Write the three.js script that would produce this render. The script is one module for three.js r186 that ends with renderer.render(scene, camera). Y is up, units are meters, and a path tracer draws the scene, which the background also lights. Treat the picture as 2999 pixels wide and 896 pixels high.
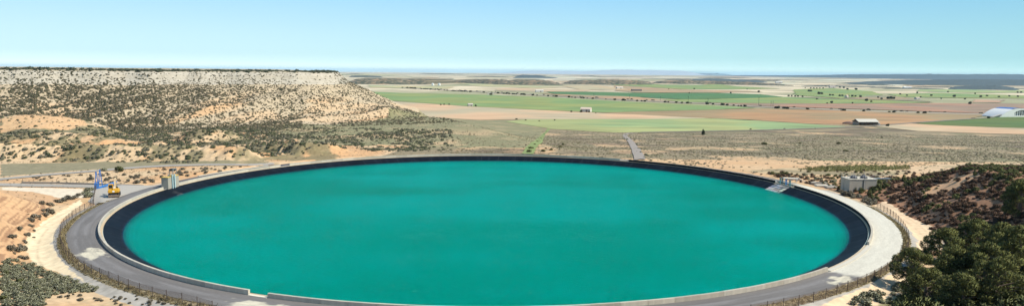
import * as THREE from 'three';
import { mergeGeometries, mergeVertices } from 'three/addons/utils/BufferGeometryUtils.js';
import { RoundedBoxGeometry } from 'three/addons/geometries/RoundedBoxGeometry.js';

// ---------------------------------------------------------------- camera, sky, sun, exposure
const scene = new THREE.Scene();
const EYE = 31.2274, FOCAL = 2050.28, PITCH = 0.115229, ROLL = 0.0095907;   // photo pixels (2999 x 896)
const camera = new THREE.PerspectiveCamera(2 * Math.atan(448 / FOCAL) * 180 / Math.PI, 2999 / 896, 0.5, 120000);
camera.position.set(0, EYE, 0);
camera.rotation.order = 'YXZ';
camera.rotation.set(-PITCH, 0, ROLL);
scene.add(camera);

const renderer = new THREE.WebGLRenderer({ antialias: true });
renderer.toneMapping = THREE.LinearToneMapping;
renderer.toneMappingExposure = 1.3;
renderer.shadowMap.enabled = true;

const SUN_AZ = [0.977, 0.21], SUN_EL = 48 * Math.PI / 180;
const sunDir = new THREE.Vector3(SUN_AZ[0] * Math.cos(SUN_EL), Math.sin(SUN_EL), SUN_AZ[1] * Math.cos(SUN_EL)).normalize();
const sun = new THREE.DirectionalLight(new THREE.Color(1.0, 0.935, 0.82), 4.7);
sun.position.copy(sunDir).multiplyScalar(600).add(new THREE.Vector3(0, 0, -200));
sun.target.position.set(0, 0, -200);
sun.castShadow = true;
Object.assign(sun.shadow.camera, { left: -400, right: 400, top: 400, bottom: -400, near: 1, far: 1500 });
sun.shadow.mapSize.set(4096, 4096);
scene.add(sun, sun.target);

{ // clear air: pale at the horizon, deepening with height, slightly deeper towards +x
  const W = 512, HH = 1024, d = new Float32Array(W * HH * 4);
  const stops = [[-90, [.50, .62, .66]], [0, [1.06, 1.28, 1.16]], [.3, [.92, 1.14, 1.06]], [.65, [.66, .89, .89]], [1.2, [.52, .76, .79]], [3, [.45, .695, .79]], [6, [.31, .58, .805]], [10, [.215, .47, .71]], [25, [.135, .29, .50]], [60, [.07, .165, .33]], [90, [.055, .13, .27]]];
  for (let j = 0; j < HH; j++) {
    const el = ((j + .5) / HH - .5) * 180;
    let k = 0; while (k < stops.length - 2 && el > stops[k + 1][0]) k++;
    const t = Math.min(1, Math.max(0, (el - stops[k][0]) / (stops[k + 1][0] - stops[k][0])));
    for (let i = 0; i < W; i++) {
      const az = ((i + .5) / W - .5) * 2 * Math.PI;            // atan2(z, x)
      const deeper = 1.05 - 0.30 * Math.pow((1 + Math.cos(az + .3)) / 2, 3);
      for (let c = 0; c < 3; c++) d[(j * W + i) * 4 + c] = (stops[k][1][c] + (stops[k + 1][1][c] - stops[k][1][c]) * t) * (c === 0 ? deeper * deeper : deeper);
      d[(j * W + i) * 4 + 3] = 1;
    }
  }
  const sky = new THREE.DataTexture(d, W, HH, THREE.RGBAFormat, THREE.FloatType);
  sky.mapping = THREE.EquirectangularReflectionMapping;
  sky.magFilter = THREE.LinearFilter; sky.needsUpdate = true;
  scene.background = sky; scene.environment = sky;
}
scene.fog = new THREE.FogExp2(new THREE.Color(0.54, 0.79, 1.0), 2.5e-5);

// ---------------------------------------------------------------- small maths
const clamp = (v, a = 0, b = 1) => v < a ? a : v > b ? b : v;
const lerp = (a, b, t) => a + (b - a) * t;
const sstep = (a, b, v) => { const t = clamp((v - a) / (b - a)); return t * t * (3 - 2 * t); };
const mixc = (a, b, t) => [lerp(a[0], b[0], t), lerp(a[1], b[1], t), lerp(a[2], b[2], t)];
function rng(seed) { let a = seed >>> 0; return () => { a = (a + 0x6D2B79F5) | 0; let t = Math.imul(a ^ (a >>> 15), 1 | a); t = (t + Math.imul(t ^ (t >>> 7), 61 | t)) ^ t; return ((t ^ (t >>> 14)) >>> 0) / 4294967296; }; }
const PERM = new Uint8Array(512); { const r = rng(77); const p = [...Array(256).keys()]; for (let i = 255; i > 0; i--) { const j = Math.floor(r() * (i + 1)); [p[i], p[j]] = [p[j], p[i]]; } for (let i = 0; i < 512; i++) PERM[i] = p[i & 255]; }
function vn(x, y) {                                     // value noise 0..1
  const xi = Math.floor(x), yi = Math.floor(y); let u = x - xi, v = y - yi;
  u = u * u * (3 - 2 * u); v = v * v * (3 - 2 * v);
  const a = PERM[(PERM[xi & 255] + yi) & 255], b = PERM[(PERM[(xi + 1) & 255] + yi) & 255], c = PERM[(PERM[xi & 255] + yi + 1) & 255], d = PERM[(PERM[(xi + 1) & 255] + yi + 1) & 255];
  return ((a + (b - a) * u) + ((c + (d - c) * u) - (a + (b - a) * u)) * v) / 255;
}
function fbm(x, y, o = 4) { let s = 0, a = .5, n = 0; for (let i = 0; i < o; i++) { s += a * vn(x, y); n += a; a *= .5; x = x * 2.03 + 17.3; y = y * 2.03 + 5.7; } return s / n; }
const ridge = (x, y, o = 3) => { let s = 0, a = .5, n = 0; for (let i = 0; i < o; i++) { s += a * (1 - Math.abs(2 * vn(x, y) - 1)); n += a; a *= .5; x = x * 2.1 + 9.1; y = y * 2.1 + 3.3; } return s / n; };

// ---------------------------------------------------------------- photo pixel -> direction
const CP = Math.cos(PITCH), SP = Math.sin(PITCH), CR = Math.cos(ROLL), SR = Math.sin(ROLL);
function dir(px, py) {
  const u0 = (px - 1499.5) / FOCAL, v0 = -(py - 448) / FOCAL;
  const u = CR * u0 - SR * v0, v = SR * u0 + CR * v0;
  return [u, CP * v - SP, -(CP + SP * v)];
}
const at = (px, py, y = 0) => { const d = dir(px, py), t = (y - EYE) / d[1]; return [t * d[0], t * d[2]]; };   // where it meets the level y
const azim = (px, depth) => { const d = dir(px, 211); return [d[0] / -d[2] * depth, -depth]; };

// ---------------------------------------------------------------- the lie of the land
const CX = -5.02, CZ = -174.49, PLAIN = -34;
const pol = (th, r) => [CX + r * Math.sin(th * Math.PI / 180), CZ - r * Math.cos(th * Math.PI / 180)];
const thOf = (x, z) => Math.atan2(x - CX, -(z - CZ)) * 180 / Math.PI;
const RIM = [[-900, 330], [-400, 405], [-100, 428], [150, 448], [330, 462], [520, 482], [700, 498], [860, 520], [950, 545], [985, 580], [985, 630], [965, 700], [945, 800], [930, 1200]].map(([p, d]) => azim(p, d)).concat([[-1500, -1200], [-1500, -200]]);
function inPoly(P, x, z) { let c = false; for (let i = 0, j = P.length - 1; i < P.length; j = i++) { const a = P[i], b = P[j]; if ((a[1] > z) !== (b[1] > z) && x < (b[0] - a[0]) * (z - a[1]) / (b[1] - a[1]) + a[0]) c = !c; } return c; }
function edgeDist(P, x, z) { let m = 1e9; for (let i = 0, j = P.length - 1; i < P.length; j = i++) { const a = P[j], b = P[i], dx = b[0] - a[0], dz = b[1] - a[1]; const t = clamp(((x - a[0]) * dx + (z - a[1]) * dz) / (dx * dx + dz * dz)); const ex = a[0] + dx * t - x, ez = a[1] + dz * t - z; m = Math.min(m, ex * ex + ez * ez); } return Math.sqrt(m); }
function mesaOut(x, z) {                                  // metres outside the mesa's rim, negative on top
  if (x > 40 || z > -250) return 1e3;
  const wx = x + 16 * (fbm(x / 45, z / 45, 3) - .5), wz = z + 22 * (fbm(x / 38 + 50, z / 60, 3) - .5);
  const d = edgeDist(RIM, wx, wz); return inPoly(RIM, wx, wz) ? -d : d;
}
function mesaHeight(x, z, s) {
  if (s <= 0) return 29.7 + 1.3 * sstep(0, 55, -s) + .9 * fbm(x / 20, z / 20, 3) * clamp(-s / 4) - .4 * vn(x / 7, z / 7);
  const spur = ridge((x * .92 + z * .45) / 34, (z * .3 - x * .12) / 60, 2);
  const e = Math.max(0, s - 9) * (1 + .55 * sstep(-.30, -.22, x / -z));
  const e2 = e + (0.62 - spur) * 30 * clamp(e / 45);
  let y = s < 9 ? 29.7 - 7.3 * (s / 9) - (s > 4.2 ? .9 : 0) : 21.5;
  if (s >= 9) { const t = clamp(e2 / 92); y = 21.5 - 25.5 * (1 - Math.pow(1 - t, 1.55)) - Math.max(0, e2 - 92) * .42; }
  return y + (fbm(x / 5, z / 5, 2) - .5) * .9 + (ridge(x / 9 + z / 30, z / 40, 2) - .5) * 1.2 * clamp(e / 20);
}
function H(x, z) {
  const d = -z, R = Math.hypot(x, z), r = Math.hypot(x - CX, z - CZ);
  if (r < 90.9) return -.06;
  const w = sstep(-70, 45, x), E0 = lerp(525, 268, w), E1 = lerp(690, 772, w);
  const t = clamp((d - E0) / (E1 - E0));
  const ease = lerp(t * t * (3 - 2 * t), t * (1 + .18 * (1 - t)), w);
  const bench = -.7 - (clamp(d, 255, E0) - 255) * .011;
  let y = lerp(bench, PLAIN, ease);
  const calm = sstep(94, 112, r) * (1 - sstep(.86, 1, t));
  y += calm * sstep(225, 300, d) * ((fbm(x / 42, z / 42, 3) - .5) * 2.0 + (fbm(x / 9, z / 9, 2) - .5) * .2) + sstep(92, 96, r) * (fbm(x / 3, z / 3, 3) - .5) * .16 * (1 - t);
  // clay bluffs and mounds at the foot of the mesa
  if (x < -20 && d > 205 && d < 430) {
    const bad = sstep(236, 247, d + 6 * (fbm(x / 16, 3, 2) - .5)) * (1 - sstep(262, 292, d)) * (1 - sstep(-75, -45, x)) * sstep(104, 116, r);
    if (bad > 0) {
      const b = fbm(x / 26 + 3, z / 19, 3);
      y += bad * (.6 + 2.6 * sstep(.44, .52, b) + 1.0 * sstep(.56, .62, b) + 1.3 * (ridge(x / 7, z / 9, 2) - .5) + 1.7 * (ridge(x / 3.1 + z / 9, z / 5.5, 2) - .6));
    }
    const wq = 5 * (fbm(x / 12, z / 12, 3) - .5), m1 = Math.hypot((x + 236) / 48, (z + 342 + wq) / 22), m2 = Math.hypot((x + 200) / 46, (z + 302 + wq) / 13), m3 = Math.hypot((x + 140) / 17, (z + 322 + wq) / 15);
    y += 9.6 * Math.pow(clamp(1 - m1 * m1), 1.2) + 4.6 * Math.pow(clamp(1 - m2 * m2), 1.1) + 5 * Math.pow(clamp(1 - m3 * m3), 1.2) + 1.0 * (ridge(x / 4 + z / 12, z / 6, 2) - .6) * clamp(2.2 - 2 * Math.min(m1, m2, m3));
  }
  const s = mesaOut(x, z);
  if (s < 230) { const m = mesaHeight(x, z, s), k = 2.5, q = clamp(.5 + .5 * (m - y) / k); y = lerp(y, m, q) + k * q * (1 - q); }
  // embankment of the ring
  if (r < 99) { const edge = lerp(-.06, -.42, sstep(91, 92.6, r)) - .55 * sstep(92.6, 94.6, r) * (d < 185 ? 1 : .3); y = lerp(edge, y - .3, sstep(95, 99, r)); }
  // furrowed clay slope
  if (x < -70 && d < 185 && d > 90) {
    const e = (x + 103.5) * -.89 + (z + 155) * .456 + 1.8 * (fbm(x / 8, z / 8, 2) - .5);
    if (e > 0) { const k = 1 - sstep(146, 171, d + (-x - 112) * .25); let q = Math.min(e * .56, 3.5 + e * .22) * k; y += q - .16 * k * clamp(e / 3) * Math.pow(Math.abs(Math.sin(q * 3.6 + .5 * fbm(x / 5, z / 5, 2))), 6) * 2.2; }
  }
  // dark heath slope and the pine slope
  if (x > 30 && d < 275) {
    const th = thOf(x, z);
    const e = r - 99 - 3.2 * (fbm(x / 11, z / 11, 2) - .5) * 2;
    if (e > 0) {
      const a = sstep(70, 98, th) * (1 - sstep(116, 126, th)), b = sstep(122, 138, th);
      const g = .5 * e + 1.6 * (ridge(x / 13 + z / 40, z / 12 + x / 50, 2) - .5) * clamp(e / 6);
      y += Math.min(a * g, Math.max(0, 9.8 - Math.max(0, d - 165) * .1)) + b * .3 * e + (1 - a) * (1 - b) * .12 * e * sstep(100, 118, th);
    }
  }
  if (R < 80) y += 29 * Math.pow((80 - R) / 80, 1.45);       // the hill the picture is taken from
  return y;
}
function hit(px, py) {
  const d = dir(px, py); let t0 = 30, t = 30;
  while (t < 70000) { t = t0 * 1.006 + .2; const y = EYE + d[1] * t; if (y < Math.max(-40, 0) + 34 && y < H(d[0] * t, d[2] * t)) break; t0 = t; }
  for (let i = 0; i < 22; i++) { const m = (t0 + t) / 2; if (EYE + d[1] * m < H(d[0] * m, d[2] * m)) t = m; else t0 = m; }
  return [d[0] * t, d[2] * t];
}
const hits = L => L.map(([a, b]) => hit(a, b));
const onPlain = L => L.map(([a, b]) => at(a, b, PLAIN));

// ---------------------------------------------------------------- names, labels
const taken = new Map();
function numbered(n) { const k = taken.get(n) || 0; taken.set(n, k + 1); return k ? `${n}_${String(k).padStart(3, '0')}` : n; }
function tag(o, label, category, group, kind) { o.userData = { label, category }; if (group) o.userData.group = group; if (kind) o.userData.kind = kind; return o; }
function mesh(name, g, m, parent) { const o = new THREE.Mesh(g, m); o.castShadow = o.receiveShadow = true; if (parent) { o.name = name; parent.add(o); } else { o.name = numbered(name); scene.add(o); } return o; }
function thing(name, label, category, [x, y, z], turn = 0, group) { const o = new THREE.Group(); o.name = numbered(name); o.position.set(x, y, z); o.rotation.y = turn; scene.add(o); return tag(o, label, category, group); }
const bx = (w, h, d, x = 0, y = 0, z = 0) => new THREE.BoxGeometry(w, h, d).translate(x, y, z);
const rbx = (w, h, d, r, x = 0, y = 0, z = 0) => new RoundedBoxGeometry(w, h, d, 2, r).translate(x, y, z);
const cyl = (r, h, x = 0, y = 0, z = 0, n = 12, r2 = r) => new THREE.CylinderGeometry(r2, r, h, n).translate(x, y, z);
function bar(a, b, w, h = w) { const A = new THREE.Vector3(...a), B = new THREE.Vector3(...b), L = A.distanceTo(B); const g = new THREE.BoxGeometry(w, h, L); const o = new THREE.Object3D(); o.position.copy(A).add(B).multiplyScalar(.5); o.up.set(0, 1, .001); o.lookAt(B); o.updateMatrix(); return g.applyMatrix4(o.matrix); }
function rod(a, b, r, n = 8) { const A = new THREE.Vector3(...a), B = new THREE.Vector3(...b), L = A.distanceTo(B); const g = new THREE.CylinderGeometry(r, r, L, n); const q = new THREE.Quaternion().setFromUnitVectors(new THREE.Vector3(0, 1, 0), B.clone().sub(A).normalize()); return g.applyQuaternion(q).translate((A.x + B.x) / 2, (A.y + B.y) / 2, (A.z + B.z) / 2); }
const join = L => mergeGeometries(L.map(g => { const q = g.index ? g.toNonIndexed() : g; for (const k of Object.keys(q.attributes)) if (!['position', 'normal', 'uv'].includes(k)) q.deleteAttribute(k); return q; }));
const lin = (r, g, b) => new THREE.Color().setRGB(r, g, b);
const mat = (c, rough = .9, extra = {}) => new THREE.MeshStandardMaterial({ color: lin(...c), roughness: rough, ...extra });

// ---------------------------------------------------------------- textures
const s8 = v => { v = clamp(v); return Math.round(255 * (v <= .0031308 ? v * 12.92 : 1.055 * Math.pow(v, 1 / 2.4) - .055)); };
function colourTexture(w, h, f, repeat = true) {
  const d = new Uint8Array(w * h * 4);
  for (let j = 0; j < h; j++) for (let i = 0; i < w; i++) { const c = f((i + .5) / w, (j + .5) / h), k = (j * w + i) * 4; d[k] = s8(c[0]); d[k + 1] = s8(c[1]); d[k + 2] = s8(c[2]); d[k + 3] = 255; }
  const t = new THREE.DataTexture(d, w, h); t.colorSpace = THREE.SRGBColorSpace; t.magFilter = t.minFilter = THREE.LinearFilter; if (repeat) t.wrapS = t.wrapT = THREE.RepeatWrapping; t.needsUpdate = true; return t;
}
function greyTexture(w, h, f, repeat = true) {
  const d = new Uint8Array(w * h * 4);
  for (let j = 0; j < h; j++) for (let i = 0; i < w; i++) { const v = Math.round(255 * clamp(f((i + .5) / w, (j + .5) / h))), k = (j * w + i) * 4; d[k] = d[k + 1] = d[k + 2] = v; d[k + 3] = 255; }
  const t = new THREE.DataTexture(d, w, h); t.magFilter = t.minFilter = THREE.LinearFilter; if (repeat) t.wrapS = t.wrapT = THREE.RepeatWrapping; t.needsUpdate = true; return t;
}
const tile = (f, u, v, n) => { const a = f(u * n, v * n), b = f((u - 1) * n, v * n), c = f(u * n, (v - 1) * n), d = f((u - 1) * n, (v - 1) * n); const p = sstep(0, 1, u), q = sstep(0, 1, v); return lerp(lerp(a, b, p), lerp(c, d, p), q); };

// soils, linear base colours
const C = {
  pale: [.66, .52, .33], sand: [.56, .40, .235], orange: [.53, .31, .15], red: [.40, .20, .105], mesa: [.43, .345, .23], mesaGrey: [.345, .295, .215],
  scrub: [.205, .168, .094], scrubGreen: [.155, .158, .068], dry: [.31, .25, .135], brown: [.095, .062, .038], olive: [.25, .22, .11], grey: [.33, .31, .27]
};
// painted regions: photo outlines laid on the land, then used in metres
function region(px, f, soft = 2) { const P = hits(px); let x0 = 1e9, x1 = -1e9, z0 = 1e9, z1 = -1e9; for (const [x, z] of P) { x0 = Math.min(x0, x); x1 = Math.max(x1, x); z0 = Math.min(z0, z); z1 = Math.max(z1, z); } return { P, x0, x1, z0, z1, f, soft }; }
const nearRegions = [
  region([[228, 585], [178, 618], [127, 647], [77, 689], [71, 724], [89, 772], [136, 789], [195, 807], [275, 838], [245, 824], [195, 785], [163, 742], [148, 712], [158, 677], [180, 641], [237, 597]], (n, m) => mixc(C.pale, [.74, .62, .41], n), .5),
  region([[0, 549], [120, 550], [240, 553], [246, 580], [170, 580], [90, 562], [0, 556]], n => mixc([.60, .50, .37], [.70, .60, .45], n), .8),
  region([[0, 492], [0, 480], [300, 473.5], [560, 471.5], [720, 478], [560, 484], [300, 494], [120, 508], [0, 517]], n => mixc([.19, .17, .095], [.26, .22, .13], n), 1.2),
  region([[2560, 600], [2640, 650], [2690, 700], [2690, 730], [2640, 790], [2520, 850], [2400, 896], [2560, 896], [2660, 850], [2700, 790], [2720, 740], [2790, 720], [2770, 680], [2720, 660], [2650, 625], [2600, 590]], n => mixc(C.pale, [.68, .47, .30], n), .6),
  region([[2180, 500], [2300, 492], [2560, 500], [2640, 512], [2560, 518], [2400, 512], [2250, 510]], (n, m) => mixc(mixc(C.sand, C.dry, n), C.scrub, sstep(.42, .6, m) * .8), 2),
  region([[2600, 498], [2700, 484], [2900, 478], [3100, 470], [3100, 486], [2900, 490], [2700, 505], [2620, 515]], (n, m) => mixc(mixc(C.sand, [.5, .35, .21], n), C.dry, sstep(.5, .65, m) * .7), 2),
  region([[2350, 494], [2500, 488], [2660, 487], [2660, 500], [2480, 506], [2350, 500]], n => mixc([.20, .21, .085], [.30, .27, .13], n), 1.5),
  region([[2540, 560], [2600, 535], [2700, 525], [2740, 510], [2700, 500], [2640, 512], [2570, 535]], n => mixc(C.sand, C.orange, n), 1.5),
  region([[2690, 568], [2740, 545], [2800, 520], [2860, 505], [2880, 512], [2840, 535], [2780, 560], [2720, 575]], n => mixc([.52, .27, .13], [.58, .36, .2], n), .6),
];
const midRegions = [
  region([[0, 349], [60, 338], [135, 331], [200, 345], [253, 371], [200, 377], [100, 381], [0, 386]], n => mixc(C.sand, C.orange, .35 + .5 * n), 2.5),
  region([[0, 388], [150, 381], [290, 377], [300, 388], [150, 398], [0, 404]], n => mixc([.20, .175, .10], [.16, .145, .08], n), 2),
  region([[783, 367], [850, 362], [1000, 362], [1130, 346], [1330, 343], [1480, 350], [1590, 372], [1560, 448], [1400, 446], [1250, 428], [1100, 424], [930, 420], [850, 400]], (n, m) => mixc(mixc([.235, .205, .11], [.19, .185, .085], n), C.dry, sstep(.5, .7, m) * .8), 4),
];
function bestRegion(L, x, z) {
  for (const R of L) {
    if (x < R.x0 - 4 || x > R.x1 + 4 || z < R.z0 - 4 || z > R.z1 + 4) continue;
    const wx = x + R.soft * 2 * (fbm(x / (R.soft * 3), z / (R.soft * 3), 3) - .5), wz = z + R.soft * 2 * (fbm(x / (R.soft * 3) + 40, z / (R.soft * 3), 3) - .5);
    if (inPoly(R.P, wx, wz)) return R;
  }
  return null;
}
function soil(x, z) {
  const d = -z, r = Math.hypot(x - CX, z - CZ), th = thOf(x, z);
  const n1 = fbm(x / 14, z / 14, 4), n2 = fbm(x / 2.2 + 30, z / 2.2, 4), n3 = fbm(x / 60, z / 60, 3);
  let c;
  const s = mesaOut(x, z);
  if (d < 300 && r < 92.4) c = mixc([.33, .27, .145], [.42, .33, .2], n2);                        // dry grass verge
  else if (d < 192 && r < 94.4 && r > 92.3) c = mixc([.30, .275, .235], [.42, .39, .34], n2);       // lined ditch
  else if (s < 128) {
    const strata = vn(3, H(x, z) * 1.7) ;
    if (s < 0) c = mixc(C.dry, C.mesaGrey, n2);
    else if (s < 11) c = mixc(C.mesaGrey, [.46, .42, .345], .5 * strata + .5 * n2);
    else {
      const streak = fbm((x * .92 + z * .45) / 9, (x * -.3 + z) / 55, 3);
      c = mixc(C.mesa, [.50, .36, .22], sstep(.50, .68, streak) * sstep(14, 40, s));
      c = mixc(c, C.orange, sstep(.60, .74, fbm((x * .92 + z * .45) / 9 + 9, (x * -.3 + z) / 52, 3)) * sstep(18, 45, s) * .6);
      c = mixc(c, C.scrub, sstep(.5, .8, n2) * .35);
      c = mixc(c, mixc(C.sand, C.scrub, sstep(.45, .62, n1)), sstep(95, 125, s));
    }
  } else if (x > 40 && d < 262 && r > 96) {                                                        // heath slope
    const a = sstep(64, 84, th) * (1 - sstep(118, 128, th));
    c = mixc(mixc(C.orange, C.sand, n1), mixc([.19, .095, .05], [.34, .165, .085], n2), a * .9 + .05);
    if (a < .5 && th > 115) c = mixc(C.sand, C.olive, sstep(.4, .6, n1));
  } else if (d < 236 && (x < -30 || d < 150)) c = mixc(mixc(C.sand, C.orange, sstep(.35, .7, n1)), C.dry, sstep(.55, .75, n2) * .5);
  else if (x < -45 + (d - 300) * .1 && d < 430) c = mixc(mixc(C.sand, C.orange, sstep(.4, .62, n1)), mixc(C.scrub, [.13, .13, .06], n2), sstep(.47, .57, fbm(x / 10 + 8, z / 16, 4)) * .85);
  else {                                                                                           // scrub falling away to the plain
    c = mixc(mixc(C.scrub, [.27, .205, .12], n3), C.scrubGreen, sstep(.5, .75, n1) * .6);
    const bare = fbm(x / 30 + 5, z / 52, 4) + .05 * sstep(330, 300, d) - .05 * sstep(420, 600, d) - .03 * sstep(60, 250, x);
    c = mixc(c, mixc(C.sand, C.orange, n2), sstep(.57, .645, bare) * sstep(.28, .5, n2) * .85);
    c = mixc(c, C.brown, sstep(.64, .72, fbm(x / 60 + 70, z / 40, 3)) * .6);
  }
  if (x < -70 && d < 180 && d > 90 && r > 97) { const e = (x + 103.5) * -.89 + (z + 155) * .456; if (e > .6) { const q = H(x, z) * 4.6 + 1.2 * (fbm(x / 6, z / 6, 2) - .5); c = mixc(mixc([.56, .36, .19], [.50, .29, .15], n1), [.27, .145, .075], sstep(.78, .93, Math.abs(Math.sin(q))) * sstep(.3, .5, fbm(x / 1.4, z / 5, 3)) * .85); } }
  const R = bestRegion(d < 300 ? nearRegions : midRegions, x, z);
  if (R) { c = R.f(n2, n1); if (d > 300) c = mixc(c, mixc(C.sand, C.orange, .3), sstep(.55, .64, fbm(x / 30 + 5, z / 40, 4)) * .7 * sstep(430, 360, d)); }
  if (d < 192 && r > 94.4 && r < 99) { const rut = Math.exp(-Math.pow((r - 95.5 - .5 * (n1 - .5)) / .22, 2)) + Math.exp(-Math.pow((r - 97.1 - .5 * (n1 - .5)) / .22, 2)); c = mixc(c, [.45, .345, .21], .55 * rut * sstep(.35, .55, n2)); }
  const g = .76 + .48 * fbm(x / .7, z / .7 + 9, 3);
  return [c[0] * g, c[1] * g, c[2] * g];
}
const seen = (x, z, m) => { const d = -z; return d > 40 && Math.abs(x) < d * .745 + m && Math.hypot(x, z) > 50; };
function terrain(name, label, x0, x1, z0, z1, step, tw, th, keep, drop) {
  const nx = Math.round((x1 - x0) / step), nz = Math.round((z1 - z0) / step), idx = new Int32Array((nx + 1) * (nz + 1)).fill(-1), pos = [], uv = [], tri = [];
  const v = (i, j) => { const k = j * (nx + 1) + i; if (idx[k] < 0) { const x = x0 + (x1 - x0) * i / nx, z = z0 + (z1 - z0) * j / nz; idx[k] = pos.length / 3; pos.push(x, H(x, z) - drop(x, z), z); uv.push(i / nx, j / nz); } return idx[k]; };
  for (let j = 0; j < nz; j++) for (let i = 0; i < nx; i++) {
    const x = x0 + (x1 - x0) * (i + .5) / nx, z = z0 + (z1 - z0) * (j + .5) / nz;
    if (!keep(x, z)) continue;
    const a = v(i, j), b = v(i + 1, j), c = v(i, j + 1), e = v(i + 1, j + 1);
    tri.push(a, c, b, b, c, e);
  }
  const g = new THREE.BufferGeometry(); g.setAttribute('position', new THREE.Float32BufferAttribute(pos, 3)); g.setAttribute('uv', new THREE.Float32BufferAttribute(uv, 2)); g.setIndex(tri); g.computeVertexNormals();
  const map = colourTexture(tw, th, (u, w) => { const x = x0 + (x1 - x0) * u, z = z0 + (z1 - z0) * w; return keep(x, z) || keep(x + 3, z) || keep(x - 3, z) || keep(x, z + 3) || keep(x, z - 3) ? soil(x, z) : [.3, .25, .17]; }, false);
  return tag(mesh(name, g, new THREE.MeshStandardMaterial({ map, roughness: .95 })), label, 'terrain', null, 'structure');
}
terrain('terrain', 'sandy orange ground and low clay hills around the round reservoir', -250, 250, -300, -45, .8, 2048, 2048, (x, z) => seen(x, z, 22) && Math.hypot(x - CX, z - CZ) > 90.2, () => 0);
terrain('mesa_terrain', 'pale bush-dotted mesa and the scrub slopes running down to the plain', -820, 820, -1000, -297, 2, 2048, 2048, (x, z) => seen(x, z, 40), (x, z) => z > -299.5 ? .3 : 0);
{ // the hill under the viewpoint, outside the picture
  const pos = [], tri = [], n = 26;
  for (let j = 0; j <= n; j++) for (let i = 0; i <= n; i++) { const x = -90 + 180 * i / n, z = -62 + 100 * j / n; pos.push(x, H(x, z) - .1, z); }
  for (let j = 0; j < n; j++) for (let i = 0; i < n; i++) { const a = j * (n + 1) + i; tri.push(a, a + n + 1, a + 1, a + 1, a + n + 1, a + n + 2); }
  const g = new THREE.BufferGeometry(); g.setAttribute('position', new THREE.Float32BufferAttribute(pos, 3)); g.setIndex(tri); g.computeVertexNormals();
  tag(mesh('hill', g, mat(C.sand, .95)), 'bare sandy hill overlooking the round reservoir from above', 'hill', null, 'structure');
}

// ---------------------------------------------------------------- the plain and its fields
const grain = colourTexture(512, 512, (u, v) => { const n = .52 + .72 * tile((a, b) => fbm(a, b * 3.2, 4), u, v, 9) + .22 * (tile((a, b) => fbm(a + 7, b * 9, 2), u, v, 14) - .5); const m = tile((a, b) => fbm(a + 20, b, 3), u, v, 5); const w = sstep(.35, .68, m); return [n * (.72 + .30 * w), n * (.80 + .06 * w), n * (.80 - .02 * w)]; });
const plainMap = colourTexture(1024, 1024, (u, v) => {
  const a = tile((p, q) => fbm(p, q * 1.6, 5), u, v, 22), b = tile((p, q) => fbm(p + 31, q, 4), u, v, 9), e = tile((p, q) => fbm(p + 61, q * 3, 3), u, v, 60);
  let c = mixc([.44, .36, .23], [.68, .57, .39], sstep(.35, .65, a));
  c = mixc(c, [.22, .235, .11], sstep(.53, .6, b) * .75); c = mixc(c, [.17, .16, .10], sstep(.57, .63, e) * .7);
  return c;
});
{
  const g = new THREE.PlaneGeometry(60000, 28400, 1, 1).rotateX(-Math.PI / 2).translate(0, PLAIN - .6, -600 - 14200);
  const uv = g.attributes.uv, p = g.attributes.position; for (let i = 0; i < p.count; i++) uv.setXY(i, p.getX(i) / 5200, p.getZ(i) / 5200);
  tag(mesh('plain', g, new THREE.MeshStandardMaterial({ map: plainMap, roughness: 1 })), 'wide dry tan plain stretching to the hazy horizon', 'plain', null, 'structure');
}
let fieldLift = 0;
function field(px, c, label, scale = 520, name = 'field') {
  const P = onPlain(px), Q = []; const r = rng(Math.round(px[0][0] * 7 + px[0][1] * 13));
  for (let i = 0; i < P.length; i++) { const a = P[i], b = P[(i + 1) % P.length]; Q.push(a); for (const t of [.1, .2, .3, .4, .5, .6, .7, .8, .9]) { const L = Math.hypot(b[0] - a[0], b[1] - a[1]); const o = (r() - .5) * Math.min(L * .02, 15); Q.push([lerp(a[0], b[0], t) + o, lerp(a[1], b[1], t) + o]); } }
  const g = new THREE.ShapeGeometry(new THREE.Shape(Q.map(([x, z]) => new THREE.Vector2(x, -z)))); g.rotateX(-Math.PI / 2); g.translate(0, PLAIN + .25 + (fieldLift += .012), 0);
  const uv = g.attributes.uv, p = g.attributes.position, o = r() * 9; for (let i = 0; i < p.count; i++) uv.setXY(i, p.getX(i) / scale + o, p.getZ(i) / scale + o);
  const m = new THREE.MeshStandardMaterial({ map: grain, color: lin(...c), roughness: 1 });
  return tag(mesh(name, g, m), label, 'field', null, 'structure');
}
const green = [.265, .35, .115], dkgreen = [.085, .21, .065], ltgreen = [.35, .43, .185], cream = [.62, .47, .30], brownF = [.43, .28, .14], pinkF = [.46, .33, .19], paleF = [.52, .50, .27];
field([[1541, 350], [1749, 349], [1915, 349], [2000, 345], [2110, 348], [2208, 353], [2374, 364], [2478, 371], [2478, 374], [2374, 376], [2166, 382], [2000, 385], [1812, 389], [1749, 386], [1616, 378], [1480, 356]], ltgreen, 'pale green cereal field beyond the scrub slope');
field([[1080, 291], [1208, 300.5], [1374, 312], [1600, 323.5], [1750, 330.5], [1850, 335], [2000, 343], [2080, 346.5], [1915, 349], [1749, 349], [1541, 350], [1400, 352], [1200, 340], [1050, 310]], cream, 'cream stubble field between the pale green field and the green one');
field([[1770, 330], [2100, 321.5], [2220, 317], [2600, 328.5], [2760, 333], [2905, 337], [2837, 348.5], [2670, 361], [2560, 366], [2374, 362.5], [2208, 351.5], [2000, 343], [1850, 335]], brownF, 'bare brown ploughed field below the railway');
field([[1040, 267], [1166, 272], [1432, 278], [1500, 281], [1600, 285], [1812, 297], [2100, 310], [2220, 316], [2100, 321], [1770, 330], [1600, 323], [1374, 311.6], [1208, 300], [1080, 290]], green, 'long bright green field along the railway below the mesa nose');
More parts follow.
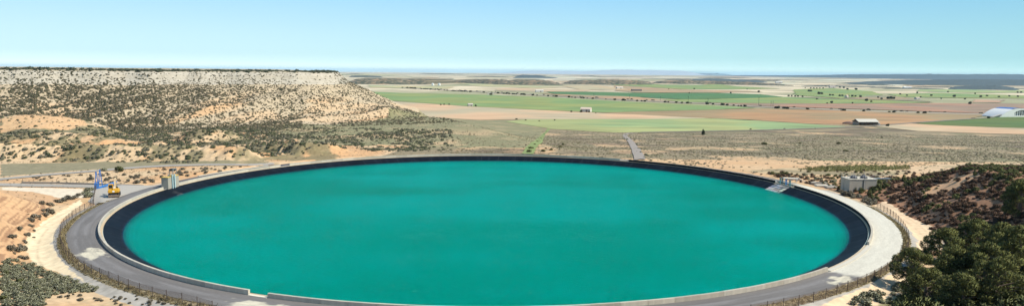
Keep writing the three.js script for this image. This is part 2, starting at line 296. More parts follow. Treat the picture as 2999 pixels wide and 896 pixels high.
field([[1600, 269], [1729, 269], [1861, 272], [2100, 272], [2229, 276], [2299, 284], [2180, 288], [2000, 291], [1874, 284.5], [1625, 275]], dkgreen, 'deep green field strip across the railway');
field([[2100, 290], [2299, 284.5], [2450, 290], [2600, 294], [2741, 301], [2570, 303], [2400, 303.5], [2150, 302], [2000, 299], [1940, 292]], green, 'light green field running on from the deep green strip');
field([[1575, 273], [1625, 275.5], [1812, 281.5], [1874, 284.8], [2000, 299.5], [2100, 302.5], [1990, 300], [1812, 290], [1660, 281]], pinkF, 'narrow pinkish strip along the far side of the railway');
field([[2000, 300], [2150, 302.5], [2400, 304], [2570, 303.5], [2741, 302], [2999, 304], [3150, 306], [3150, 338], [2999, 334], [2900, 333], [2600, 322.5], [2300, 313]], [.40, .25, .165], 'reddish brown ploughed ground across the railway');
field([[2683, 362], [2770, 354.5], [2836, 350], [2920, 343.5], [2999, 341.5], [3150, 341], [3150, 378], [2999, 375.5], [2940, 374], [2774, 368]], [.115, .185, .04], 'dark green crop field in front of the arched hall');
field([[2562, 370], [2666, 362], [2774, 368.3], [2940, 374.5], [2999, 376], [3150, 378.5], [3150, 400], [2999, 394], [2850, 390], [2691, 384.5]], cream, 'cream stubble band below the dark green crop field');
field([[1791, 249], [1916, 244], [2100, 246], [2166, 253], [2291, 259.5], [2150, 262], [2000, 261.5], [1916, 256]], green, 'soft green field in front of the low scrub scarps');
field([[1800, 250.5], [1910, 257], [2000, 262.5], [2190, 266], [2240, 270], [2100, 271.5], [1861, 271.2], [1800, 265]], pinkF, 'tan fallow strip behind the deep green strip');
field([[1075, 249], [1233, 253], [1330, 255], [1310, 260], [1224, 259.5], [1085, 256]], paleF, 'pale yellow green strip below the scarp near two white tanks');
field([[1324, 242], [1400, 244], [1520, 250], [1640, 257], [1560, 258], [1400, 253]], paleF, 'pale green terrace strip under the scrub scarp');
field([[1455, 259], [1600, 260.5], [1730, 263], [1720, 267.5], [1600, 268], [1450, 266]], cream, 'cream strip beside the deep green field');
field([[1640, 250], [1760, 250], [1840, 262], [1700, 263]], [.55, .47, .29], 'pale straw field below the round scrub hill');
field([[2330, 262], [2440, 258], [2560, 268], [2590, 278], [2470, 288], [2330, 279]], green, 'green meadow among the dark farm trees');
field([[2300, 283.5], [2480, 288.5], [2560, 279], [2640, 283], [2740, 299], [2620, 293.5], [2450, 289.5]], [.36, .30, .18], 'olive tan meadow beside the farm trees');
field([[2600, 276], [2760, 272], [2999, 280], [3150, 284], [3150, 290], [2999, 288], [2800, 287], [2640, 284]], green, 'far green field strip dotted with trees');
field([[2700, 262], [2840, 261], [3100, 266], [3100, 272], [2850, 272], [2690, 268]], ltgreen, 'far pale green field strip under the wooded rise');
field([[2820, 259.5], [2910, 260.5], [2990, 264], [2930, 265.5], [2835, 262]], [.72, .62, .45], 'bright cream bare strip beside the wooded rise');
field([[2860, 292], [2950, 292], [2930, 300.5], [2850, 300]], [.52, .36, .24], 'pale tan fallow plot among dotted trees');
{ // the patchwork farther off
  const r = rng(4242), cols = [cream, [.80, .70, .50], [.74, .63, .44], [.82, .74, .56], paleF, [.50, .42, .27], [.30, .33, .17], [.40, .33, .22]];
  for (let i = 0; i < 120; i++) {
    const y = 214.5 + Math.pow(r(), 1.5) * 30 + .0, x = 960 + r() * 1950, yh = 448 - 237.3 + (x - 1500) * .0096, w = 60 + r() * 240, hgt = .7 + (y - 212) * .07 + r() * .8;
    const y0 = yh + 2.2 + (y - 214) * .95; if (x > 2350 && r() < .45) continue;
    const t = .0096 * w, sk = (r() - .5) * 60; const c = cols[Math.floor(r() * (x > 2300 ? 8 : 6))], k = .85 + r() * .3;
    if (y0 > yh + 33) continue;
    field([[x + sk, y0], [x + w + sk, y0 + t], [x + w - sk, y0 + hgt + t], [x - sk, y0 + hgt]], c.map(v => Math.min(.8, v * k)), 'pale distant field strip on the hazy plain', 900).userData.group = 'distant field strips';
  }
}

// ---------------------------------------------------------------- far hills
const scrubMap = colourTexture(512, 512, (u, v) => { const a = tile((p, q) => fbm(p, q, 4), u, v, 26), b = tile((p, q) => fbm(p + 9, q, 3), u, v, 7); let c = mixc([.30, .22, .14], [.06, .065, .035], sstep(.32, .5, a)); c = mixc(c, [.40, .25, .14], sstep(.56, .68, b) * .55); return c; });
const woodMap = colourTexture(512, 512, (u, v) => { const a = tile((p, q) => fbm(p, q, 4), u, v, 30); const b = tile((p, q) => fbm(p + 3, q * 3, 4), u, v, 5); return mixc(mixc([.026, .042, .036], [.08, .092, .066], a), [.26, .24, .17], sstep(.5, .66, b) * .7); });
const mountainHazeMap = colourTexture(128, 128, (u, v) => mixc([.40, .46, .50], [.50, .55, .58], tile((p, q) => fbm(p, q, 3), u, v, 8)));  // mountain colour lightened and blued to imitate distance haze
const hazyForestMap = colourTexture(256, 256, (u, v) => mixc([.03, .05, .06], [.085, .11, .105], tile((p, q) => fbm(p, q, 4), u, v, 18)));  // dark forest, with the blue of distance haze mixed into its colour
function ridgeHill(name, label, base, tops, depth, map, rough = .35, seed = 1) {
  // base: pixels along the foot; tops: pixel height of the crest above it; depth: metres front to back
  const P = [], T = [], n = Math.max(60, base.length * 14), m = 12, pos = [], uv = [], tri = [];
  for (let i = 0; i <= n; i++) { const f = i / n * (base.length - 1), k = Math.min(base.length - 2, Math.floor(f)), t = f - k; P.push([lerp(base[k][0], base[k + 1][0], t), lerp(base[k][1], base[k + 1][1], t)]); T.push(lerp(tops[k], tops[k + 1], t)); }
  for (let i = 0; i <= n; i++) {
    const [x0, z0] = at(P[i][0], P[i][1], PLAIN), L = Math.hypot(x0, z0), ux = x0 / L, uz = z0 / L;
    const taper = Math.min(1, Math.min(i, n - i) / (n * .08)), top = T[i] * (L + depth * .35) / FOCAL * taper;
    for (let j = 0; j <= m; j++) {
      const t = j / m, wob = (fbm(i * .35 + seed * 9, j * .5, 3) - .5);
      const prof = t < .34 ? Math.pow(t / .34, .9) : t < .7 ? 1 : 1 - (t - .7) / .3;
      const y = PLAIN - 1 + top * prof * (1 + rough * wob * (prof > .98 ? .6 : 1)) + (prof < .99 ? rough * wob * top * .5 * prof : 0);
      const dd = depth * (t + .10 * wob);
      pos.push(x0 + ux * dd, j === 0 || j === m ? PLAIN - 1 : y, z0 + uz * dd); uv.push((x0 + z0 * .2) / 240, dd / 300 + y / 70);
    }
  }
  for (let i = 0; i < n; i++) for (let j = 0; j < m; j++) { const a = i * (m + 1) + j; tri.push(a, a + m + 1, a + 1, a + 1, a + m + 1, a + m + 2); }
  const g = new THREE.BufferGeometry(); g.setAttribute('position', new THREE.Float32BufferAttribute(pos, 3)); g.setAttribute('uv', new THREE.Float32BufferAttribute(uv, 2)); g.setIndex(tri); g.computeVertexNormals();
  return tag(mesh(name, g, new THREE.MeshStandardMaterial({ map, roughness: 1, side: THREE.DoubleSide })), label, 'hill', null, 'structure');
}
ridgeHill('scarp_hill', 'long dark scrub scarp rising behind two white tanks', [[1000, 246], [1120, 247], [1250, 247], [1330, 243], [1460, 247], [1500, 247]], [14, 15, 14, 9, 14, 12], 300, scrubMap, .5, 1);
ridgeHill('scarp_hill', 'domed dark scrub hill at the end of the long scarp', [[1440, 248], [1520, 248.5], [1590, 249], [1650, 249]], [8, 15, 14, 3], 350, scrubMap, .3, 2);
ridgeHill('scarp_hill', 'broken brown scrub scarp above the soft green field', [[1640, 246], [1760, 248], [1850, 248.5], [1920, 247]], [7, 14, 13, 5], 320, scrubMap, .6, 3);
ridgeHill('scarp_hill', 'low reddish scarp stepping off beyond the soft green field', [[1900, 245], [2000, 247], [2100, 247], [2200, 249], [2330, 252]], [6, 11, 9, 8, 2], 320, scrubMap, .6, 4);
ridgeHill('wooded_hill', 'flat dark blue wooded hill alone on the cream plain', [[1500, 229], [1530, 229], [1570, 229], [1600, 229.5], [1640, 229.8]], [1, 10, 8, 4, 1], 900, hazyForestMap, .2, 5);
ridgeHill('wooded_hill', 'thin dark wooded strip on the plain above the mesa nose', [[1020, 226], [1070, 226.5], [1120, 227]], [4, 5, 3], 600, woodMap, .3, 6);
ridgeHill('wooded_hill', 'dim blue wooded bank behind the reddish scarp', [[2020, 239], [2080, 239.5], [2150, 240], [2250, 241]], [6, 9, 6, 3], 700, hazyForestMap, .3, 7);
ridgeHill('wooded_hill', 'dark wooded rise with a bright cream strip below it', [[2780, 262], [2860, 263], [2920, 264], [2990, 265]], [5, 10, 11, 3], 500, hazyForestMap, .3, 8);
ridgeHill('wooded_hill', 'broad blue wooded ridge under the far skyline', [[2480, 246], [2640, 248], [2800, 250], [2999, 252], [3200, 254]], [2, 9, 13, 14, 14], 1500, hazyForestMap, .3, 9);
ridgeHill('far_ridge', 'long hazy blue ridge closing off the plain', [[2050, 221], [2300, 225.5], [2500, 229], [2700, 232], [2850, 233.5], [2999, 235], [3250, 238]], [1, 4, 9, 12, 13, 13, 13], 5000, hazyForestMap, .35, 10);
ridgeHill('far_ridge', 'faint blue hill band behind the cream plateau', [[1920, 217.5], [2000, 218], [2150, 220]], [3, 4.5, 3], 3500, woodMap, .3, 11);
ridgeHill('butte', 'tiny pointed butte standing on the skyline', [[2085, 219.2], [2096, 219.3], [2102, 219.3], [2108, 219.4], [2120, 219.5]], [.6, 2.6, 6.4, 2.6, .6], 700, woodMap, .1, 12);
ridgeHill('mountain_range', 'very pale blue mountain range above the horizon', [1440, 1560, 1620, 1700, 1800, 1900, 1990, 2090].map(x => [x, 215.6 + (x - 1500) * .0096]), [1, 9.5, 10, 8, 14, 13.5, 13, 1.5], 6000, mountainHazeMap, .2, 13);
{ const r = rng(31); for (let i = 0; i < 16; i++) { const x = 1000 + r() * 1300, yh = 210.7 + (x - 1500) * .0096, y = yh + 6 + r() * 14, w = 50 + r() * 130; ridgeHill('scrub_bank', 'low dusky scrub bank between distant pale fields', [[x, y], [x + w * .5, y + .0048 * w], [x + w, y + .0096 * w]], [1.2, 1.8 + r() * 1.4, 1], 260, scrubMap, .3, 20 + i).userData.group = 'distant scrub banks'; } }
{ const r = rng(32); for (let i = 0; i < 14; i++) { const x = 2300 + r() * 640, yh = 210.7 + (x - 1500) * .0096, y = yh + 17 + r() * 24, w = 60 + r() * 150; ridgeHill('scrub_bank', 'dark scrub bank among far fields near the wooded ridge', [[x, y], [x + w * .5, y + .0048 * w], [x + w, y + .0096 * w]], [1, 2 + r() * 1.6, 1], 160, woodMap, .3, 50 + i).userData.group = 'scrub banks near the wooded ridge'; } }

// ---------------------------------------------------------------- the basin: lining, water
function arcStrip(th0, th1, prof, seg, uvf) {             // prof: [[r, y], ...] swept from th0 to th1 (degrees); r may be a function of th
  const n = Math.max(2, Math.ceil(Math.abs(th1 - th0) / seg)), pos = [], uv = [], tri = [], m = prof.length;
  for (let i = 0; i <= n; i++) { const th = lerp(th0, th1, i / n); prof.forEach(([r, y], j) => { const rr = typeof r === 'function' ? r(th) : r; const [x, z] = pol(th, rr); pos.push(x, typeof y === 'function' ? y(x, z, th) : y, z); const q = uvf ? uvf(th, rr, j) : [th / 180 * Math.PI * 88, rr]; uv.push(q[0], q[1]); }); }
  for (let i = 0; i < n; i++) for (let j = 0; j < m - 1; j++) { const a = i * m + j, b = a + m; tri.push(a, b, a + 1, a + 1, b, b + 1); }
  const g = new THREE.BufferGeometry(); g.setAttribute('position', new THREE.Float32BufferAttribute(pos, 3)); g.setAttribute('uv', new THREE.Float32BufferAttribute(uv, 2)); g.setIndex(tri); g.computeVertexNormals(); return g;
}
function arcBox(th0, th1, r0, r1, y0, y1, seg = 1.2) {    // a curved block, crisp edges
  const q = [arcStrip(th0, th1, [[r1, y1], [r0, y1]], seg), arcStrip(th0, th1, [[r0, y1], [r0, y0]], seg), arcStrip(th0, th1, [[r1, y0], [r1, y1]], seg), arcStrip(th0, th1, [[r0, y0], [r1, y0]], seg)];
  for (const th of [th0, th1]) { const [ax, az] = pol(th, r0), [bx_, bz] = pol(th, r1); const g = new THREE.BufferGeometry(); g.setAttribute('position', new THREE.Float32BufferAttribute([ax, y0, az, bx_, y0, bz, bx_, y1, bz, ax, y1, az], 3)); g.setAttribute('uv', new THREE.Float32BufferAttribute([0, 0, 1, 0, 1, 1, 0, 1], 2)); g.setIndex(th === th0 ? [0, 1, 2, 0, 2, 3] : [0, 2, 1, 0, 3, 2]); g.computeVertexNormals(); q.push(g); }
  return join(q);
}
const WATER = -1.2, SLOPE = 2.25;                        // liner: metres in per metre down
const linerDust = colourTexture(512, 256, (u, v) => { const x = u * 40, y = v * 5, n = fbm(x / .5, y / 2.5, 4), m = fbm(x / 6, y, 3); return mixc([.003, .0055, .0105], [.012, .016, .024], sstep(.48, .78, n) * .7 + sstep(.5, .7, m) * .25); });
linerDust.repeat.set(1 / 40, 1 / 5);
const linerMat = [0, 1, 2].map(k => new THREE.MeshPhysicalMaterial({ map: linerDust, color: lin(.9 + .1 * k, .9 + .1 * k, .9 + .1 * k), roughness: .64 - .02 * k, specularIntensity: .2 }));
{
  const basin = new THREE.Group(); basin.name = 'basin_lining'; scene.add(basin); tag(basin, 'black plastic sheet lining the sloping bank inside the reservoir', 'lining', null, 'structure');
  const N = 84, r = rng(5);
  for (let k = 0; k < N; k++) {                           // sheet by sheet, each lapping a little over the next
    const a = k / N * 360, b = (k + 1) / N * 360, up = .012 + r() * .02;
    const prof = [[85.15, .01], [84.4, -.27 + up], [83.4, -.71 - up * .5], [82.4, -1.155 + up], [81, -1.78], [74, -4.9]];
    mesh('liner_panel', arcStrip(a - .12, b, prof.map(([q, y], j) => [q, (x, z, th) => y + .035 * Math.sin((th - a) / (b - a) * Math.PI) * (j % 2 ? 1 : .3) + (th < a ? .02 : 0)]), 1), linerMat[Math.floor(r() * 3)], basin);
  }
  const seamMat = mat([.009, .012, .018], .6); for (let k = 0; k < N; k++) { const a = k / N * 360; mesh('seam', arcStrip(a - .045, a + .045, [[85.1, .045], [84.4, -.22], [83.4, -.66], [82.4, -1.10], [81, -1.72]], .1), seamMat, basin); }
  const bed = new THREE.CircleGeometry(74.2, 64).rotateX(-Math.PI / 2).translate(CX, -4.88, CZ); mesh('bed', bed, linerMat[0], basin);
  mesh('ledge', join([arcBox(-82.4, 72.6, 85.2, 85.6, -.12, .05), arcBox(77.9, 273.2, 85.2, 85.6, -.12, .05)]), mat([.46, .36, .24], .9), basin);
}
const ripple = greyTexture(512, 512, (u, v) => .5 + .9 * (tile((a, b) => fbm(a + b * .25, b * 1.9, 4), u, v, 22) - .5));
{
  const water = new THREE.Group(); water.name = 'reservoir_water'; scene.add(water); tag(water, 'calm turquoise water filling the round reservoir', 'water', null, 'structure');
  ripple.repeat.set(1 / 17, 1 / 17);
  const disc = (y, n = 120) => { const R = 85.05 + (y) * SLOPE + .1; const g = new THREE.CircleGeometry(R, n).rotateX(-Math.PI / 2).translate(CX, y, CZ); const p = g.attributes.position, uv = g.attributes.uv; for (let i = 0; i < p.count; i++) uv.setXY(i, p.getX(i), p.getZ(i)); return g; };
  mesh('water_surface', disc(WATER), new THREE.MeshPhysicalMaterial({ color: 0xffffff, transmission: 1, thickness: 0, roughness: .1, ior: 1.02, specularIntensity: .5, bumpMap: ripple, bumpScale: .12 }), water);
  // suspended silt, denser with depth: thin clouds one below the other
  const silt = colourTexture(1024, 1024, (u, v) => { const x = (u - .5) * 170, z = (v - .5) * 170; const n = .6 * fbm(x / 30 + 2, z / 14, 4) + .4 * fbm(x / 2.6, z / 1.0, 3), m = fbm(x / 90 + 12, z / 40 + 3, 3); return mixc([0.0003, .345, .222], [.0003, .445, .35], sstep(.34, .66, .62 * n + .38 * m)); }, false);  // silt patches; the fine grain paints ripple light and dark into the colour
  silt.repeat.set(1 / 170, 1 / 170); silt.offset.set(.5 - CX / 170, .5 - CZ / 170);
  [[.08, .10], [.2, .26], [.42, .32], [.64, .4], [.9, .5], [1.25, 1]].forEach(([dep, op]) => mesh('silt_cloud', disc(WATER - dep), new THREE.MeshPhysicalMaterial({ ...(dep < .15 ? { color: lin(.001, .13, .30) } : { map: silt }), roughness: 1, specularIntensity: 0, transparent: op < 1, opacity: op, bumpMap: ripple, bumpScale: .5 }), water));
}

// ---------------------------------------------------------------- ring road, verge, roads
const ringMap = colourTexture(2048, 128, (u, v) => {
  const th = u * 360 - 180, r = 85.6 + v * 5.8, s = th / 180 * Math.PI * 88;
  const n = fbm(s / 1.6, r / .5, 3), n2 = fbm(s / 9 + 4, r / 1.3, 4), track = fbm(s / 30, r * 2.3, 3), f = fbm(s / .45, r / .15, 2);
  let c = mixc([.098, .09, .085], [.185, .172, .163], .55 * track + .45 * n2);
  const wheel = Math.exp(-Math.pow((r - 88.1) / .55, 2)) + Math.exp(-Math.pow((r - 89.7) / .5, 2));
  c = mixc(c, [.26, .25, .25], .35 * wheel * sstep(.3, .6, n2));
  const splash = (a, w, r0, rw) => sstep(.42, .70, fbm(s / 1.7 + a, r / 1.1, 5) + .42 * (Math.exp(-Math.pow((th - a) / w, 2) - Math.pow((r - r0) / rw, 2)) * 2 - 1));
  for (const q of [[-131.5, 3.0, 88.6, 2.2], [-161.5, 3.4, 89.1, 2.0], [168, 2.6, 89.6, 1.3], [141.5, 2.2, 89.5, 1.8]]) c = mixc(c, [.66, .60, .45], splash(...q) * (.45 + .5 * n));
  c = mixc(c, [.36, .30, .2], sstep(91.0, 91.4, r + .5 * (n - .5)) * .6);
  // darker untravelled tar along the far arc
  const dark = sstep(-86, -82, th) * (1 - sstep(-48, -40, th)) + .4 * sstep(26, 36, th) * (1 - sstep(70, 76, th));
  c = mixc(c, [.075, .066, .066], dark * .8);
  const pale = sstep(-48, -38, th) * (1 - sstep(14, 28, th)); c = mixc(c, [.36, .33, .25], pale * (.6 + .4 * n2));
  // poured pale concrete
  const conc = sstep(71, 78, th + 5 * (n2 - .5)) * (1 - sstep(138.6, 140, th + 2.4 * (n2 - .5) + (r - 88) * .35));
  c = mixc(c, mixc([.46, .43, .355], [.63, .60, .50], .5 * n2 + .5 * n), conc);
  const g = .88 + .24 * f; return [c[0] * g, c[1] * g, c[2] * g];
}, false);
const ringUV = (th, r) => [(((th + 180) % 360) + 360) % 360 / 360 || (th > 0 ? 1 : 0), (r - 85.6) / 5.8];
const ringMat = new THREE.MeshStandardMaterial({ map: ringMap, roughness: .88 });
const roadR = th => 91.1 + .25 * (fbm(th * .4, 2, 2) - .5) * 2;
const ring = (name, label, a, b) => tag(mesh(name, arcStrip(a, b, [[85.55, .0], [86.6, .008], [87.8, .008], [89.4, .006], [roadR, -.01]], .8, ringUV), ringMat), label, 'road', null, 'structure');
ring('ring_road', 'grey asphalt service road curving round the reservoir edge', -179.99, 78);
ring('concrete_road', 'pale poured concrete stretch of the service road', 78, 139.4);
ring('ring_road', 'grey asphalt service road with white silt splashes near the gap', 139.4, 179.99);
const gritMap = (a, b, sc) => colourTexture(256, 256, (u, v) => mixc(a, b, .6 * tile((p, q) => fbm(p, q, 4), u, v, 12) + .4 * tile((p, q) => fbm(p + 5, q, 2), u, v, 60)));
const yardMat = new THREE.MeshStandardMaterial({ map: gritMap([.33, .30, .255], [.45, .415, .36]), roughness: .9 }), roadMat = new THREE.MeshStandardMaterial({ map: gritMap([.27, .245, .21], [.38, .345, .295]), roughness: .9 });
const concMap = gritMap([.42, .385, .31], [.60, .56, .47]), wallMap = gritMap([.30, .28, .24], [.60, .55, .45]);
for (const t of [yardMat.map, roadMat.map, concMap, wallMap]) t.repeat.set(1 / 6, 1 / 6);
const yOut = (th) => th < -93 ? lerp(93.4, 99, sstep(-98.5, -93, th)) : lerp(99, 106.5, sstep(-93, -87, th));
tag(mesh('yard', arcStrip(-98.5, -83.2, [[roadR, (x, z) => .012], [th => lerp(roadR(th), yOut(th), .33), (x, z) => Math.max(.012, H(x, z) + .07)], [th => lerp(roadR(th), yOut(th), .66), (x, z) => Math.max(.0, H(x, z) + .08)], [yOut, (x, z) => H(x, z) + .08]], .4), yardMat), 'pale grey asphalt yard where the yellow excavator is parked', 'yard', null, 'structure');
function ribbon(name, label, P, width, m, lift = .06, category = 'road', each = 2) {
  const curve = new THREE.CatmullRomCurve3(P.map(([x, z]) => new THREE.Vector3(x, 0, z)), false, 'centripetal'), L = curve.getLength(), n = Math.max(4, Math.round(L / each)), pos = [], uv = [], tri = [], K = 4;
  const pts = curve.getSpacedPoints(n);
  for (let i = 0; i <= n; i++) { const a = pts[Math.max(0, i - 1)], b = pts[Math.min(n, i + 1)], dx = b.x - a.x, dz = b.z - a.z, l = Math.hypot(dx, dz), w = typeof width === 'function' ? width(i / n) : width; for (let k = 0; k <= K; k++) { const o = (k / K - .5) * w, x = pts[i].x - dz / l * o, z = pts[i].z + dx / l * o; pos.push(x, H(x, z) + lift, z); uv.push(i * L / n, o); } }
  for (let i = 0; i < n; i++) for (let k = 0; k < K; k++) { const a = i * (K + 1) + k, b = a + K + 1; tri.push(a, a + 1, b, a + 1, b + 1, b); }
  const g = new THREE.BufferGeometry(); g.setAttribute('position', new THREE.Float32BufferAttribute(pos, 3)); g.setAttribute('uv', new THREE.Float32BufferAttribute(uv, 2)); g.setIndex(tri); g.computeVertexNormals();
  return tag(mesh(name, g, m), label, category, null, 'structure');
}
ribbon('road', 'grey road running along the foot of the clay bluffs', hits([[-60, 534], [0, 526], [120, 514], [250, 503.5], [380, 493], [500, 486], [620, 483], [740, 483], [800, 481.5]]), 4.2, roadMat, .16);
ribbon('road', 'grey road from the yard past the white sand patch', [pol(-85.7, 100), ...hits([[300, 548], [230, 546], [120, 544], [0, 542], [-60, 541]])], 4.6, roadMat, .13);
ribbon('road', 'narrow grey road winding down the scrub slope to the fields', hits([[1875, 468], [1868, 450], [1856, 428], [1840, 408], [1832, 396], [1846, 391], [1890, 389.5]]), t => 4.2, new THREE.MeshStandardMaterial({ map: roadMat.map, color: lin(.85, .8, .8), roughness: .9 }), .3);
const trackMat = mat([.22, .19, .15], .95);
ribbon('farm_track', 'dark farm track along the edge of the pale green field', hits([[1880, 388], [2000, 386.5], [2166, 383.5], [2374, 377], [2480, 373], [2560, 369.5]]), 7, trackMat, .45, 'track', 8);
ribbon('farm_track', 'thin track from the barn towards the arched hall', onPlain([[2560, 369.5], [2620, 365.5], [2670, 361.5], [2760, 355], [2836, 350], [2910, 345]]), 7, trackMat, .75, 'track', 8);
ribbon('ditch_path', 'green weedy gully running down the scrub slope', hits([[1545, 452], [1552, 440], [1570, 420], [1590, 398], [1604, 382], [1612, 374]]), t => 4.6 - t * 1.4, new THREE.MeshStandardMaterial({ map: gritMap([.13, .19, .05], [.26, .29, .11]), roughness: 1 }), .22, 'gully');
{ // railway on its low bank
  const P = onPlain([[1180, 257], [1291, 263.5], [1436, 271.5], [1600, 280.5], [1812, 292.5], [2100, 305.5], [2249, 314.5], [2600, 328], [2760, 332.5], [2899, 336.5], [3000, 338.5]]);
  const curve = new THREE.CatmullRomCurve3(P.map(([x, z]) => new THREE.Vector3(x, 0, z)), false, 'centripetal'), n = 160, pts = curve.getSpacedPoints(n), prof = [[-9, .1], [-5, 1.8], [5, 1.8], [9, .1]];
  const pos = [], tri = []; for (let i = 0; i <= n; i++) { const a = pts[Math.max(0, i - 1)], b = pts[Math.min(n, i + 1)], dx = b.x - a.x, dz = b.z - a.z, l = Math.hypot(dx, dz); for (const [o, y] of prof) pos.push(pts[i].x - dz / l * o, PLAIN + y, pts[i].z + dx / l * o); }
  for (let i = 0; i < n; i++) for (let k = 0; k < 3; k++) { const a = i * 4 + k, b = a + 4; tri.push(a, a + 1, b, a + 1, b + 1, b); }
  const g0 = new THREE.BufferGeometry(); g0.setAttribute('position', new THREE.Float32BufferAttribute(pos, 3)); g0.setIndex(tri); g0.computeVertexNormals();
  tag(mesh('railway_bank', g0, mat([.33, .28, .21], 1, { side: THREE.DoubleSide })), 'low gravel railway bank crossing the plain between fields', 'railway', null, 'structure');
  globalThis.railPts = pts;
}

// ---------------------------------------------------------------- parapet walls round the basin
const wallMat = new THREE.MeshStandardMaterial({ map: wallMap, roughness: .92, bumpMap: greyTexture(256, 256, (u, v) => tile((p, q) => fbm(p, q, 3), u, v, 40)), bumpScale: .02 });
const WALLH = .72, wallTones = [wallMat, ...[.88, 1.1].map(f => { const m = wallMat.clone(); m.color.setRGB(f, f * .985, f * .96); return m; })], wall = (label, a, b, h = WALLH) => {
  const o = new THREE.Group(); o.name = numbered('parapet_wall'); scene.add(o); tag(o, label, 'wall'); const n = Math.max(1, Math.round((b - a) / 2.7)), r = rng(Math.round(b * 10 + 5000));
  for (let k = 0; k < n; k++) mesh('panel', arcBox(lerp(a, b, k / n) + (k ? .025 : 0), lerp(a, b, (k + 1) / n), 85.6, 85.95, -.15, h + (r() - .5) * .03, .9), wallTones[Math.floor(r() * 3)], o);
  return o;
};
wall('low concrete parapet from the silt-filled gap round to the intake tower', -158.4, -86.9);
wall('low concrete parapet between the intake tower and the narrow gap', -82.3, -54.7);
wall('low concrete parapet curving along the far bank from the narrow gap', -52.4, 30.7);
wall('low concrete parapet lined in black leading up to the sluice platform', 32.7, 72.4);
wall('low concrete parapet along the pale concrete road, ending square', 78.0, 124.0);
wall('low concrete parapet beside the patched asphalt ending at the open gap', 139.4, 199.4, .66);
tag(mesh('kerb', arcBox(124.06, 139.34, 85.62, 86.35, -.15, .14), new THREE.MeshStandardMaterial({ map: concMap, roughness: .9 })), 'broad flat concrete kerb closing the wall-free stretch of pale road', 'kerb');
tag(mesh('kerb', arcBox(199.45, 201.55, 85.62, 86.15, -.15, .07), mat([.66, .60, .48], .9)), 'pale concrete sill across the gap in the parapet', 'kerb');
tag(mesh('kerb', arcBox(30.75, 32.65, 85.62, 86.4, -.15, .3), mat([.60, .48, .34], .9)), 'sand coloured block filling the break in the far parapet', 'kerb');
tag(mesh('kerb', arcBox(-54.65, -52.45, 85.62, 86.15, -.15, .06), mat([.60, .56, .45], .9)), 'flat sill across the narrow break in the parapet', 'kerb');
tag(mesh('kerb', arcBox(-72, -55, 91.35, 91.75, -.5, .12), mat([.58, .53, .42], .9)), 'light kerb along the outer side of the dark road', 'kerb');

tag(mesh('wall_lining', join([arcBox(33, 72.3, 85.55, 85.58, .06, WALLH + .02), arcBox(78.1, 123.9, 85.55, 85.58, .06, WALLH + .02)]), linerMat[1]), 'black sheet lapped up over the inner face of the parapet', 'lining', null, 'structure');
// ---------------------------------------------------------------- fences
const lattice = greyTexture(64, 64, (u, v) => { const a = Math.abs(((u + v) * 4) % 1 - .5), b = Math.abs(((u - v + 2) * 4) % 1 - .5); return a > .42 || b > .42 ? 1 : 0; });
const postMat = mat([.085, .065, .055], .8), netMat = new THREE.MeshStandardMaterial({ color: lin(.16, .115, .085), roughness: .8, alphaMap: lattice, transparent: true, side: THREE.DoubleSide, alphaTest: .5 });
const postGeo = cyl(.05, 1.75, 0, .7, 0, 8), braceGeo = rod([0, 0, 0], [.75, 1.25, 0], .03, 6);
function fence(label, P, h = 1.45) {
  const curve = new THREE.CatmullRomCurve3(P.map(([x, z]) => new THREE.Vector3(x, 0, z)), false, 'centripetal'), L = curve.getLength(), n = Math.round(L / 3), pts = curve.getSpacedPoints(n);
  const o = thing('wire_fence', label, 'fence', [pts[0].x, H(pts[0].x, pts[0].z), pts[0].z]), y0 = o.position.y;
  pts.forEach((p, i) => {
    const y = H(p.x, p.z) - y0, k = mesh('post', postGeo, postMat, o); k.position.set(p.x - o.position.x, y, p.z - o.position.z);
    if (i % 9 === 4) { const b = mesh('brace', braceGeo, postMat, o); b.position.copy(k.position); const q = pts[Math.min(n, i + 1)]; b.rotation.y = Math.atan2(-(q.z - p.z), q.x - p.x); }
    if (i === n) return;
    const q = pts[i + 1], yq = H(q.x, q.z) - y0, ax = p.x - o.position.x, az = p.z - o.position.z, bx_ = q.x - o.position.x, bz = q.z - o.position.z, W = Math.hypot(bx_ - ax, bz - az);
    const g = new THREE.BufferGeometry(); g.setAttribute('position', new THREE.Float32BufferAttribute([ax, y + .03, az, bx_, yq + .03, bz, bx_, yq + h, bz, ax, y + h, az], 3)); g.setAttribute('uv', new THREE.Float32BufferAttribute([0, 0, W / .4, 0, W / .4, h / .4, 0, h / .4], 2)); g.setIndex([0, 1, 2, 0, 2, 3]); g.computeVertexNormals();
    mesh('netting', g, netMat, o);
    mesh('wire', rod([ax, y + h, az], [bx_, yq + h, bz], .014, 4), postMat, o);
  });
  return o;
}
fence('rusty wire mesh fence between the sand track and the service road', [[278, 553], [272, 575], [264, 604], [243, 613], [216, 630], [195, 648], [178, 671], [172, 700], [179, 730], [201, 763], [240, 791], [280, 811], [330, 831], [392, 855], [464, 875.7], [551, 894.8], [620, 912]].map(p => at(...p, -.3)));
fence('wire mesh fence of dark posts beside the pale concrete road', [[2572, 600], [2606, 624], [2636, 653], [2657, 683], [2665, 706], [2660, 735], [2645, 762], [2612, 788], [2559, 820], [2506, 843], [2446, 864], [2399, 880], [2330, 896], [2200, 922]].map(p => at(...p, -.3)));

